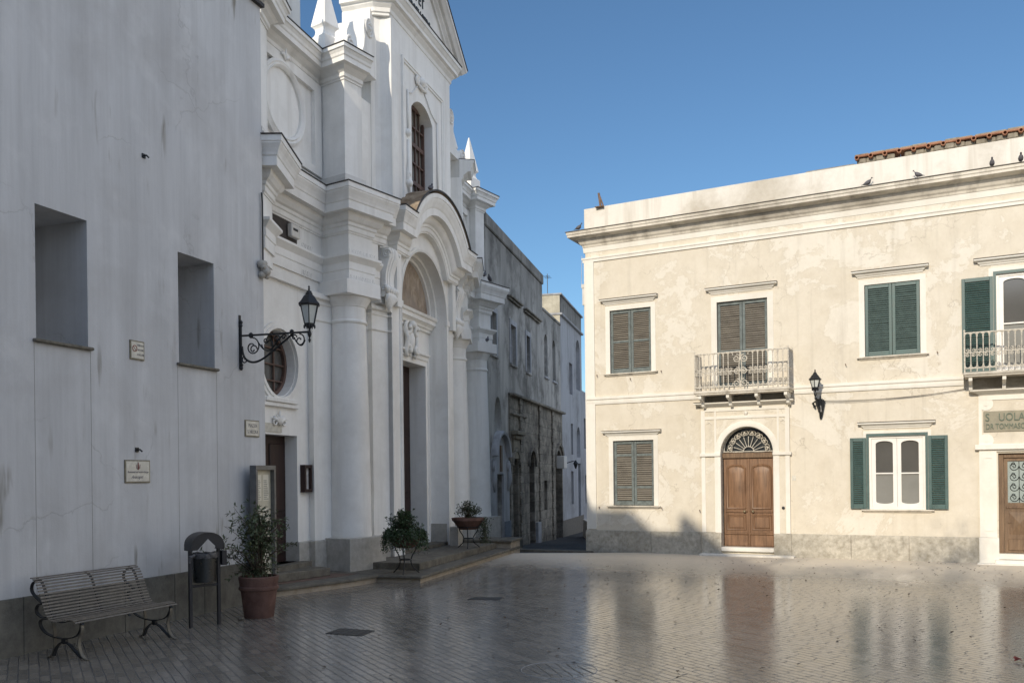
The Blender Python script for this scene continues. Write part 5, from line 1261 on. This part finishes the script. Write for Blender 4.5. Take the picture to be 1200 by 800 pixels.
# ================================================================== SIGNS ON THE WHITE BUILDING
def tile_sign(s0, s1, z0, z1, label, split=None):
    t = thing('wall_sign', WB.W((s0+s1)/2, 0, z0), label, 'sign')
    mb = MB(WB); mb.bbox(s0, s1, -.005, .018, z0, z1, .003); part('sign_edge', mb, M_TILEE, t)
    mb = MB(WB); e = .018; mb.bbox(s0+e, s1-e, .0, .022, z0+e, z1-e, .002); part('sign_tile', mb, M_TILEW, t); return t
t = tile_sign(4.48, 4.85, 2.69, 2.96, 'small ceramic street name tile reading PIAZZA S. NICOLA near the corner')
for txt, z_, h, c, q in (('PIAZZA', 2.845, .055, 4.665, .85), ('S. NICOLA', 2.745, .055, 4.665, .75)):
    part('lettering', text_mb(WB, txt, c, z_, h, .0222, .003, 'CENTER', q), M_INK, t)
t = tile_sign(2.02, 2.28, 3.64, 3.90, 'small square ceramic prohibition tile with a red ring between the two niches')
mb = MB(WB); mb.panel(circ(2.095, 3.79, .045, .045, 20), [circ(2.095, 3.79, .033, .033, 20)], .022, .025); mb.tube([(2.07, .024, 3.82), (2.12, .024, 3.76)], .004, 4); part('red_ring', mb, M_INKR, t)
for k, (txt, z_) in enumerate((('E VIETATO', 3.825), ('GIOCARE', 3.765), ('A PALLONE', 3.70))): part('lettering', text_mb(WB, txt, 2.20, z_, .025, .0222, .003, 'CENTER', .72), M_INK, t)
t = tile_sign(1.90, 2.36, 1.97, 2.28, 'larger ceramic tile with a small crest and cursive writing above the bench')
mb = MB(WB); mb.tube([(2.13, .024, 2.25), (2.13, .026, 2.19), (2.13, .024, 2.15)], [.006, .014, .008], 6)
for sg in (-1, 1): mb.tube([(2.13+sg*.035, .024, 2.22), (2.13+sg*.03, .024, 2.17), (2.13, .024, 2.15)], .004, 4)
part('crest', mb, M_INKR, t)
part('lettering', text_mb(WB, 'Benvenuti nel nostro borgo', 2.13, 2.105, .028, .0222, .003, 'CENTER', .85, .3), M_INK, t)
part('lettering', text_mb(WB, 'Anacapri', 2.11, 2.03, .045, .0222, .003, 'CENTER', .9, .4), M_INK, t)
# poster case standing at the corner
ib = thing('poster_case', WB.W(4.72, .22, 0), 'tall grey poster case with yellowed sheets at the corner behind the big pot', 'notice board')
s0, s1, n0 = 4.40, 4.93, .15
mb = MB(WB); mb.panel(rect(s0, s1, .35, 2.22), [rect(s0+.045, s1-.045, .42, 2.15)], n0+.12, n0)
mb.box(s0+.03, s1-.03, n0-.006, n0+.03, .38, 2.18); mb.box(s0+.05, s0+.09, n0+.01, n0+.06, 0, .36); mb.box(s1-.09, s1-.05, n0+.01, n0+.06, 0, .36); part('case_frame', mb, m_plain('grey_aluminium', (.16, .165, .17), .4, .5), ib)
mb = MB(WB); mb.box(s0+.045, s1-.045, n0+.03, n0+.045, .42, 2.15); part('poster', mb, M_PAPER, ib)
mb = MB(WB)
for r in range(3):
    for c in range(2):
        a = s0+.08+c*.20; z = .55 + r*.55
        mb.box(a, a+.15, n0+.046, n0+.048, z, z+.42)
part('posted_sheets', mb, m_plain('yellowed_sheet', (.74, .70, .58), .6, 0, .1), ib)
mb = MB(WB)
for r in range(3):
    for c in range(2):
        a = s0+.09+c*.20; z = .57 + r*.55
        for k in range(11): mb.box(a+.005, a+.12+random.uniform(-.04, .01), n0+.049, n0+.050, z+.03*k, z+.03*k+.012)
part('print_lines', mb, M_PAPERB, ib)
# framed notice by the side door
nf = thing('notice_frame', CH.W(14.95, -8.6, 1.6), 'small dark wooden framed notice box beside the church side door', 'notice frame')
mb = MB(CH); mb.panel(rect(14.74, 15.02, 1.74, 2.26), [rect(14.80, 14.96, 1.80, 2.20)], -8.60, -8.70); part('frame', mb, M_DOORD, nf)
mb = MB(CH); mb.box(14.80, 14.96, -8.66, -8.65, 1.80, 2.20); part('notice', mb, m_plain('grey_notice_paper', (.5, .5, .5), .5), nf)

# ================================================================== BENCH
be = thing('park_bench', WB.W(.8, .8, 0), 'slatted bench with scrolled iron legs against the white building wall', 'bench')
ang = .045                                           # slight turn against the wall
class BF:                                            # bench local: a along, b towards piazza, z
    def W(s, a, b, z):
        a2 = a*cos(ang) - b*sin(ang); b2 = a*sin(ang) + b*cos(ang)
        return WB.W(.93 + a2, .43 + b2, z)
bf = BF(); HL = .77
# side profile of the bench (b,z): back top to seat front
P = [(-.12, .905), (-.085, .895), (-.05, .87), (-.02, .83), (.0, .785), (.02, .74), (.04, .69), (.06, .64), (.08, .59), (.10, .54), (.125, .49), (.16, .45), (.21, .425), (.27, .42), (.33, .43), (.39, .445), (.45, .455), (.51, .455), (.56, .44), (.585, .41)]
P = [(p.x, p.y) for p in smooth([(a, b, 0) for a, b in P], 2)]
tot = [0]
for i in range(1, len(P)): tot.append(tot[-1] + math.dist(P[i], P[i-1]))
def at(d):
    for i in range(1, len(P)):
        if tot[i] >= d: t = (d-tot[i-1])/(tot[i]-tot[i-1]); return Vector((P[i-1][0]+(P[i][0]-P[i-1][0])*t, P[i-1][1]+(P[i][1]-P[i-1][1])*t)), (Vector(P[i])-Vector(P[i-1])).normalized()
    return Vector(P[-1]), Vector((0, -1))
ns = 26
for i in range(ns):
    p, d = at(tot[-1]*(i+.4)/ns); nn = Vector((-d.y, d.x))
    if nn.y < 0: nn = -nn
    w2, t2 = .0098, .008
    mb = MB(bf); q = [(p+d*w2), (p+d*w2+nn*t2), (p-d*w2+nn*t2), (p-d*w2)]
    mb.loft([[(s_, c.x, c.y) for c in q] for s_ in (-HL, HL)]); part('slat', mb, M_BENCH, be)
for sx in (-HL+.10, 0, HL-.10):
    mb = MB(bf); mb.ribbon([(sx, a-.0, b-.014) for a, b in P], (.035, 0, 0), .009); part('slat_support', mb, M_IRON, be)
for sx in (-HL+.10, HL-.10):
    mb = MB(bf); wv = (.04, 0, 0)
    rear = smooth([(sx, -.10, .88), (sx, -.20, .84), (sx, -.22, .74), (sx, -.12, .66), (sx, -.02, .60)], 2)
    mb.ribbon(rear, wv, .010)
    mb.ribbon(smooth([(sx, -.0, .60), (sx, -.12, .60), (sx, -.15, .50), (sx, -.04, .44), (sx, .05, .46)], 2), wv, .010)
    mb.ribbon(smooth([(sx, .06, .44), (sx, -.10, .42), (sx, -.05, .30), (sx, .10, .24), (sx, .30, .22), (sx, .50, .26), (sx, .56, .36), (sx, .575, .43)], 2), wv, .010)
    part('end_scroll', mb, M_IRON, be)
    mb = MB(bf); mb.ribbon(smooth([(sx, .12, .42), (sx, .15, .30), (sx, .15, .15), (sx, .12, .03), (sx, .05, .005)], 2), wv, .012); part('leg', mb, M_BENCHM, be)
    mb = MB(bf); mb.ribbon(smooth([(sx, .56, .42), (sx, .58, .33), (sx, .52, .24), (sx, .52, .13), (sx, .58, .03), (sx, .66, .005)], 2), wv, .014); part('leg', mb, M_BENCHM, be)
    mb = MB(bf); mb.ribbon(smooth([(sx, .13, .02), (sx, .17, .12), (sx, .25, .19), (sx, .36, .18), (sx, .48, .08), (sx, .56, .02)], 2), wv, .010)
    mb.M = Matrix.Translation((sx, .30, .20)) @ Matrix.Rotation(pi/2, 4, 'Y'); mb.lathe(0, 0, [(.03, -.022), (.035, -.018), (.035, .018), (.03, .022)], 12); part('stretcher', mb, M_IRON, be)

# ================================================================== LITTER BIN
lb = thing('litter_bin', WB.W(2.52, .78, 0), 'dark hooded litter bin hung between two square posts beside the bench', 'litter bin')
class LF:
    def W(s, a, b, z):
        t = rad(27); a2 = a*cos(t) - b*sin(t); b2 = a*sin(t) + b*cos(t); return WB.W(2.52 + a2, .78 + b2, z)
lf = LF()
for sx in (-.20, .20):
    mb = MB(lf); mb.bbox(sx-.022, sx+.022, -.022, .022, 0, 1.10, .004); part('post', mb, M_BIN, lb)
mb = MB(lf); mb.bbox(-.18, .18, -.015, .015, .54, .575, .004); part('cross_bar', mb, M_BIN, lb)
mb = MB(lf); pr = [(.155*cos(a)*1.45, 1.12 + .155*sin(a)*1.08) for a in [pi*i/16 for i in range(17)]]; pr2 = [(p[0]*.965, 1.10+(p[1]-1.10)*.965) for p in pr]
mb.panel(pr + list(reversed(pr2)), [], -.13, .13)
for sx in (-1, 1): mb.box(sx*.221-.005, sx*.221+.005, -.13, .13, 1.04, 1.12)
part('hood', mb, M_BIN, lb, 'auto')
mb = MB(lf); hp = [(p[0]*.96, 1.10+(p[1]-1.10)*.96) for p in pr]; mb.panel(hp + [(-.212, 1.05), (-.15, 1.05), (0, 1.20), (.15, 1.05), (.212, 1.05)], [], .118, .128); part('hood_gusset', mb, M_BIN, lb)
mb = MB(lf); mb.lathe(0, 0, [(.135, .60), (.15, .61), (.165, .97), (.172, .975), (.172, .99), (.155, .99), (.15, .65), (.01, .64)], 28); part('bin_body', mb, M_BINB, lb, 'auto')
mb = MB(lf); bag = []
for k, (r, z) in enumerate(((.150, .93), (.178, .94), (.182, .99), (.176, 1.005), (.150, .995), (.13, .95))): bag.append([((r+random.uniform(-.006, .006))*cos(2*pi*j/30), (r+random.uniform(-.006, .006))*sin(2*pi*j/30), z+random.uniform(-.012, .012)) for j in range(30)])
mb.loft(bag, cap=False); mb.tube([(-.17, .08, .98), (-.24, .10, .96), (-.25, .10, .88)], [.02, .03, .012], 6); part('bin_bag', mb, m_plain('grey_bin_bag', (.10, .10, .105), .3, 0, .5, 30, .8), lb)
mb = MB(lf); mb.bbox(.225, .30, -.06, .06, .82, 1.02, .006); part('ash_box', mb, M_BIN, lb)

# ================================================================== POTS AND PLANTS
def shrub(mb_leaf, mb_stem, base, hgt, spread, nst, nleaf, L, W_, seed, low=0.0, up=1.0, fr=ID, dens=1.0):
    rnd = random.Random(seed); base = Vector(base)
    for k in range(nst):
        a = rnd.uniform(0, 2*pi); sp = rnd.uniform(.15, 1)*spread; h = hgt*rnd.uniform(.45, 1)*(1.15-.6*sp/spread)
        tip = base + Vector((cos(a)*sp, sin(a)*sp, h)); mid = base*.5 + tip*.5 + Vector((cos(a)*-.1*sp, sin(a)*-.1*sp, h*.18)) + Vector([rnd.uniform(-.05, .05) for _ in range(3)])
        pts = [base, base*.6+mid*.4, mid, mid*.5+tip*.5 + Vector([rnd.uniform(-.03, .03) for _ in range(3)]), tip]
        mb_stem.tube(pts, [.008, .007, .006, .004, .002], 4)
        for j in range(nleaf):
            t = rnd.uniform(.25, 1)**.8*4; i = min(3, int(t)); f = t-i; p = pts[i]*(1-f)+pts[i+1]*f
            # side twig
            d = Vector((rnd.gauss(0, 1), rnd.gauss(0, 1), rnd.gauss(.25*up, .8))).normalized()
            q = p + d*rnd.uniform(.02, .13)*dens
            if rnd.random() < .3: mb_stem.tube([p, q], .002, 3)
            for m in range(rnd.choice((2, 3, 4))):
                d2 = (d + Vector((rnd.gauss(0, .7), rnd.gauss(0, .7), rnd.gauss(0, .7)))).normalized()
                mb_leaf.leaf(q, d2, (rnd.gauss(0, .4), rnd.gauss(0, .4), 1), L*rnd.uniform(.7, 1.2), W_*rnd.uniform(.8, 1.2))
pc = Vector((-3.70, 12.78, 0))
pp = thing('potted_shrub', pc, 'leggy olive green shrub in a large terracotta pot before the corner', 'potted plant')
mb = MB(); mb.lathe(pc.x, pc.y, [(.205, 0), (.21, .01), (.255, .38), (.262, .40), (.278, .405), (.285, .42), (.28, .45), (.268, .46), (.272, .50), (.285, .56), (.285, .59), (.265, .60), (.25, .59), (.245, .54), (.01, .53)], 36); part('pot', mb, M_TERR, pp, 'auto')
mb = MB(); mb.lathe(pc.x, pc.y, [(.244, .535), (.2, .555), (.01, .56)], 20); part('soil', mb, M_SOIL, pp)
ml, ms = MB(), MB()
ms.tube([pc+Vector((.0, 0, .55)), pc+Vector((.03, 0, .85)), pc+Vector((.02, .02, 1.2)), pc+Vector((.12, .02, 1.55))], [.022, .018, .013, .005], 6)
shrub(ml, ms, pc+Vector((.0, 0, .58)), 1.15, .92, 30, 11, .080, .030, 3)
shrub(ml, ms, pc+Vector((.03, 0, .80)), .98, .36, 16, 14, .080, .030, 5)
shrub(ml, ms, pc+Vector((.0, 0, .62)), .16, .40, 16, 12, .055, .02, 9, up=-.6)
rnd = random.Random(2)
for k in range(5):
    a = rnd.uniform(2.6, 4.2) if k < 3 else rnd.uniform(-.6, .6); e = pc + Vector((cos(a)*rnd.uniform(.45, .62), sin(a)*.3, rnd.uniform(.85, 1.35)))
    m_ = (pc + Vector((0, 0, .7)) + e)/2 + Vector((0, 0, .12)); ms.tube([pc+Vector((0, 0, .65)), m_, e], [.006, .005, .002], 4)
    for j in range(26):
        t = rnd.uniform(.3, 1); p = m_*(1-t)+e*t; ml.leaf(p, (rnd.gauss(0, 1), rnd.gauss(0, 1), rnd.gauss(.2, .8)), (0, 0, 1), .06, .02)
part('foliage', ml, M_LEAF, pp); part('stem', ms, M_BARK, pp)
# terracotta bowl and basket on iron stands
def stand(parent, c, r, h):
    mb = MB()
    for k in range(3):
        a = 2*pi*k/3 + .5
        f = lambda rr, z: Vector((c.x + rr*cos(a), c.y + rr*sin(a), c.z+z))
        mb.tube(smooth([f(r, h), f(r*.95, h*.8), f(r*.45, h*.5), f(r*.5, h*.25), f(r*1.0, .03), f(r*1.12, 0)], 2), .012, 5)
    for z, rr in ((h, r), (h*.45, r*.45)): mb.tube([(c.x+rr*cos(2*pi*k/20), c.y+rr*sin(2*pi*k/20), c.z+z) for k in range(21)], .010, 5, cap=False)
    part('stand', mb, M_IRON, parent)
c1 = CS.W(15.68, -6.98, .14)
p1 = thing('plant_stand', c1, 'bushy trailing dark green plant on a black iron stand left of the portal', 'potted plant')
stand(p1, c1, .26, .60)
mb = MB(); mb.lathe(c1.x, c1.y, [(.16, c1.z+.50), (.26, c1.z+.58), (.31, c1.z+.70), (.30, c1.z+.71), (.01, c1.z+.68)], 24); part('bowl', mb, M_TERR, p1, True)
ml, ms = MB(), MB()
shrub(ml, ms, c1+Vector((0, 0, .70)), .52, .36, 40, 24, .052, .028, 11)
rnd = random.Random(5)
for k in range(3000):
    a = rnd.uniform(0, 2*pi); t = rnd.random(); rr = .30 + .15*math.sqrt(t)*rnd.uniform(.6, 1.1); z = .80 - .38*t**1.2*rnd.uniform(.3, 1.15) + .08*rnd.random()
    ml.leaf(c1+Vector((cos(a)*rr, sin(a)*rr, z)), (cos(a)*.6+rnd.gauss(0, .5), sin(a)*.6+rnd.gauss(0, .5), -.4+rnd.gauss(0, .6)), (0, 0, 1), .052, .028)
for k in range(26):
    a = rnd.uniform(0, 2*pi); rr = .36; ms.tube([c1+Vector((cos(a)*.25, sin(a)*.25, .72)), c1+Vector((cos(a)*rr*1.15, sin(a)*rr*1* 1.0, .66)), c1+Vector((cos(a)*rr*1.2, sin(a)*rr*1.2, (.46*rnd.uniform(.7, 1.2))))], .003, 3)
part('foliage', ml, M_LEAF2, p1); part('stem', ms, M_BARK, p1)
c2 = CS.W(19.95, -7.22, .29)
p2 = thing('plant_stand', c2, 'wide terracotta bowl of flowering greenery on an iron stand right of the portal', 'potted plant')
stand(p2, c2, .27, .50)
mb = MB(); mb.lathe(c2.x, c2.y, [(.20, c2.z+.44), (.22, c2.z+.45), (.36, c2.z+.64), (.39, c2.z+.66), (.40, c2.z+.72), (.37, c2.z+.725), (.34, c2.z+.69), (.01, c2.z+.68)], 30); part('bowl', mb, M_TERR, p2, 'auto')
ml, ms = MB(), MB()
shrub(ml, ms, c2+Vector((0, 0, .70)), .42, .36, 26, 13, .055, .026, 21)
sd = Vector((CH.t[0], CH.t[1], 0))*.0 + Vector((.36, -.05, 0))
for k in range(620):
    t = rnd.random(); ml.leaf(c2+sd+Vector((rnd.gauss(.03, .07), rnd.gauss(0, .08), .74-.62*t)), (rnd.gauss(0, .6), rnd.gauss(0, .6), -.5), (0, 0, 1), .05, .026)
for k in range(8): ms.tube([c2+Vector((.2, 0, .7)), c2+sd+Vector((rnd.gauss(0, .05), rnd.gauss(0, .05), .66)), c2+sd+Vector((rnd.gauss(.03, .05), rnd.gauss(0, .05), .14))], .004, 4)
part('foliage', ml, m_plain('grey_green_leaf', (.065, .085, .04), .55, 0, .5, 14, 0), p2); part('stem', ms, M_BARK, p2)
mb = MB(CH); mb.box(19.75, 20.05, -7.62, -7.40, .33, .80); single('stone_pedestal', mb, M_DADO_C, 'small pale stone pedestal behind the terracotta bowl at the portal', 'pedestal', bevel=.01)

# ================================================================== GROUND DETAILS
mb = MB(); q = [(-2.43, 11.33), (-1.93, 11.12), (-1.82, 11.50), (-2.31, 11.70)]
mb.plan(q, -.02, .006)
for i in range(5):
    t = .15+.175*i; a = [q[0][k]*(1-t)+q[1][k]*t for k in (0, 1)]; b = [q[3][k]*(1-t)+q[2][k]*t for k in (0, 1)]; mb.tube([(a[0], a[1], .007), (b[0], b[1], .007)], .006, 4)
single('manhole_cover', mb, M_MAN, 'dark square iron cover in the paving in front of the terracotta pot', 'manhole cover')
mb = MB(); mb.plan([(-.75, 14.30), (-.22, 14.22), (-.16, 14.50), (-.66, 14.58)], -.02, .006); single('manhole_cover', mb, M_MAN, 'small dark rectangular cover in the paving before the church portal', 'manhole cover')
mb = MB(); cx, cy = .46, 9.05
mb.tube([(cx+.39*cos(2*pi*k/48), cy+.39*sin(2*pi*k/48), .0) for k in range(49)], .0045, 6, cap=False)
dc = thing('drain_cover', (cx, cy, 0), 'round paved drain cover with slanted ribs in the foreground paving', 'drain cover')
part('ring', mb, M_JOINT, dc)
for k in range(6):
    mb = MB(); x = -.27+.108*k; hl = .34*math.sqrt(max(.1, 1-(x/.36)**2)); mb.tube([(cx+x+.07, cy-hl*.9, .003), (cx+x-.07, cy+hl*.9, .003)], .004, 4); part('rib', mb, m_plain('worn_steel', (.45, .43, .38), .35, .6) if k == 0 else bpy.data.materials['worn_steel'], dc)
mb = MB(); rnd = random.Random(4)
for k in range(560):
    X = rnd.uniform(-3, 11); Y = rnd.uniform(8.3, 20.8) if rnd.random() < .5 else rnd.gauss(17, 1.6)
    if Y > 21.3 or X < -2.4 + (Y-15)*.2: continue
    z = .006; a = rnd.uniform(0, 2*pi); L = rnd.uniform(.03, .07)
    mb.leaf((X, Y, z), (cos(a), sin(a), rnd.uniform(.05, .5)), (0, 0, 1), L, L*.6)
o = part('fallen_leaves', mb, M_LEAF3); tag(o, None, None, kind='stuff')
mb = MB()
for k in range(5): mb.leaf((5.20+.05*k, 9.15+.03*(k % 2), .01), (cos(k*1.3), sin(k*1.3), .5), (0, 0, 1), .09, .06)
single('red_leaf', mb, M_RED, 'curled bright red leaf lying on the paving at the right edge', 'leaf')
mb = MB(); mb.lathe(-3.88, 12.50, [(.03, 0), (.05, .02), (.035, .045), (.005, .05)], 7)
single('stone_pebble', mb, M_STEP, 'small pale stone on the paving at the foot of the terracotta pot', 'stone')

# ================================================================== PIGEONS
def pigeon(fr, s_, n_, z, head, label, scale=1.0):
    mb = MB(fr); scale *= .82
    d = head                                        # +1 faces +s, -1 faces -s, 0 faces outwards
    ax = (1, 0) if d == 1 else (-1, 0) if d == -1 else (0, 1)
    sx = (-ax[1], ax[0])
    body = [(-.17, .055, .010, .004), (-.12, .065, .022, .010), (-.07, .085, .044, .040), (-.02, .10, .060, .060), (.03, .115, .062, .066), (.07, .135, .050, .056), (.085, .17, .026, .030), (.09, .20, .022, .022), (.10, .222, .024, .022), (.115, .225, .018, .018), (.13, .220, .006, .006), (.148, .216, .002, .002)]
    rings = []
    for x, zz, w_, h_ in body:
        rings.append([(s_ + (ax[0]*x + sx[0]*w_*cos(a))*scale, n_ + (ax[1]*x + sx[1]*w_*cos(a))*scale, z + (zz + h_*sin(a))*scale) for a in [2*pi*k/12 for k in range(12)]])
    mb.loft(rings)
    for q in (-.02, .02): mb.tube([(s_ + (sx[0]*q+ax[0]*.01)*scale, n_+(sx[1]*q+ax[1]*.01)*scale, z + .06*scale), (s_+(sx[0]*q+ax[0]*.01)*scale, n_+(sx[1]*q+ax[1]*.01)*scale, z-.002), (s_+(sx[0]*q+ax[0]*.04)*scale, n_+(sx[1]*q+ax[1]*.04)*scale, z)], .005, 4)
    return single('pigeon', mb, M_PIG, label, 'pigeon', 'pigeons perched on the ledges', smooth=True)
pz = 8.44
pigeon(RB, -.10, .2, 8.42, 1, 'pigeon alone at the left corner of the cream building cornice')
pigeon(RB, 6.98, .12, pz, 1, 'pigeon on the cream building cornice just below where the roof tiles start')
pigeon(RB, 8.02, .14, pz, -1, 'large tailed pigeon second along the cream cornice below the tiles')
pigeon(RB, 9.45, .12, pz, 0, 'round pigeon third along the cream cornice below the tiles')
pigeon(RB, 9.98, .14, pz, 0, 'pigeon on the cream cornice nearest the right edge')
pigeon(CH, 23.55, -7.95, 7.60, 1, 'pigeon on the left of the church right end cornice', 1.15)
pigeon(CH, 24.15, -7.98, 7.60, -1, 'pigeon on the right of the church right end cornice', 1.15)
pigeon(CH, 23.95, -8.02, 5.835, 1, 'pigeon sitting on the capital block of the rightmost church column', 1.0)
pigeon(CH, 18.55, -7.52, 8.46, 1, 'pigeon on the portal arch roof beneath the tall window', 1.1)

# ================================================================== TREES
def tree(base, h, r, seed, label, mat, nclump=70, nl=60, name='tree', group=None, leafL=.16):
    rnd = random.Random(seed); base = Vector(base); t = thing(name, base, label, 'tree', group)
    mb = MB(); top = base + Vector((rnd.uniform(-.3, .3), rnd.uniform(-.3, .3), h*.62))
    mb.tube([base, base*.5+top*.5+Vector((.1, 0, 0)), top], [h*.035, h*.026, h*.014], 8); cents = []
    for k in range(nclump):
        a = rnd.uniform(0, 2*pi); u = rnd.uniform(-1, 1); rr = r*rnd.uniform(.35, 1)**.6
        c = base + Vector((cos(a)*rr*math.sqrt(1-u*u), sin(a)*rr*math.sqrt(1-u*u), h*.68 + u*h*.30)); cents.append(c)
        if k % 5 == 0: mb.tube([base + (top-base)*rnd.uniform(.5, 1), (top+c)/2 + Vector((0, 0, .1)), c], [h*.012, h*.008, h*.003], 5)
    part('trunk', mb, M_BARK, t); mb = MB()
    for c in cents:
        q = r*.22*rnd.uniform(.6, 1.3)
        for j in range(nl):
            p = c + Vector((rnd.gauss(0, q), rnd.gauss(0, q), rnd.gauss(0, q*.7)))
            mb.leaf(p, (rnd.gauss(0, 1), rnd.gauss(0, 1), rnd.gauss(-.1, .7)), (rnd.gauss(0, .5), rnd.gauss(0, .5), 1), leafL*rnd.uniform(.7, 1.3), leafL*.55)
    part('crown', mb, mat, t); return t
tree(AL.W(31, 3.8, -1.2), 10.5, 3.0, 8, 'green tree glimpsed through the gap at the end of the alley', M_LEAF2)

# ================================================================== BEHIND THE CAMERA: the buildings and trees that shade the piazza
CY_ = -7.0
def caster(x, y, z):                                # where the shadow edge point (x,y,z) meets the plane y = CY_
    k = (y - CY_) / -SUN_H.y; return (x + SUN_H.x*k, z + SUN_T*k)
def rbp(s_, z): p = RB.W(s_, .05, z); return (p.x, p.y, z)
edge = [rbp(-.8, 1.15), rbp(1.15, 1.12), rbp(1.45, .55), rbp(2.45, .55), rbp(2.48, 1.0), rbp(2.62, 1.0), rbp(2.78, .3), (3.75, 20.4, 0), (3.9, 18.3, 0), (4.9, 17.5, 0), (6.2, 16.9, 0), (6.9, 16.0, 0), (7.4, 14.6, 0), (9.5, 14.4, 0), (13, 14.0, 0)]
sky_l = sorted([caster(*p) for p in edge])
print('SKYLINE', [(round(a, 2), round(b, 2)) for a, b in sky_l])
x0, x1 = sky_l[0][0]-3, sky_l[-1][0]+1.2
poly = [(x0, -1), (x1, -1), (x1, sky_l[-1][1])] + list(reversed(sky_l)) + [(x0, sky_l[0][1])]
mb = MB(); mb.panel(poly, [], CY_, CY_-6, lambda a, b, c: (a, c, b))
bh = single('row_of_houses', mb, M_CR, 'row of cream houses behind the viewpoint shading the piazza', 'building')
for i, (x, hh) in enumerate(((-8.3, 14.2), (-3.9, 13.4), (-6.2, 12.6))):
    tree((x, CY_+1.2, 0), hh, 1.5, 30+i, ('slender tree at the left behind the viewpoint', 'slender tree at the right behind the viewpoint', 'slender tree in the middle behind the viewpoint')[i], M_LEAF2, 46, 40, group='trees behind the viewpoint')

EH = Fr(14.6, 15.6, 154.5)  # house added out of view, turned to bounce sunlight onto the church front
eh = thing('light_bounce_house', (18.5, 7.5, 0), 'unseen pale house added right of the piazza to bounce sunlight at the church', 'building')
mb = MB(EH); mb.panel(rect(0, 18, -.1, 8.6), [rect(a, a+1.0, z, z+1.7) for a in (1.5, 5, 8.5, 12) for z in (1.1, 4.9)], 0, -.3); part('wall', mb, m_lime('light_bounce_plaster', (.82, .76, .66), (.55, .48, .38)), eh)
mb = MB(EH); mb.box(0, 18, -6, -.31, -.1, 8.6); part('building_body', mb, M_TRIM, eh)
mb = MB(EH); mb.bbox(-.1, 18.1, -6, .35, 8.61, 8.85, .03); part('cornice', mb, M_TRIM, eh)
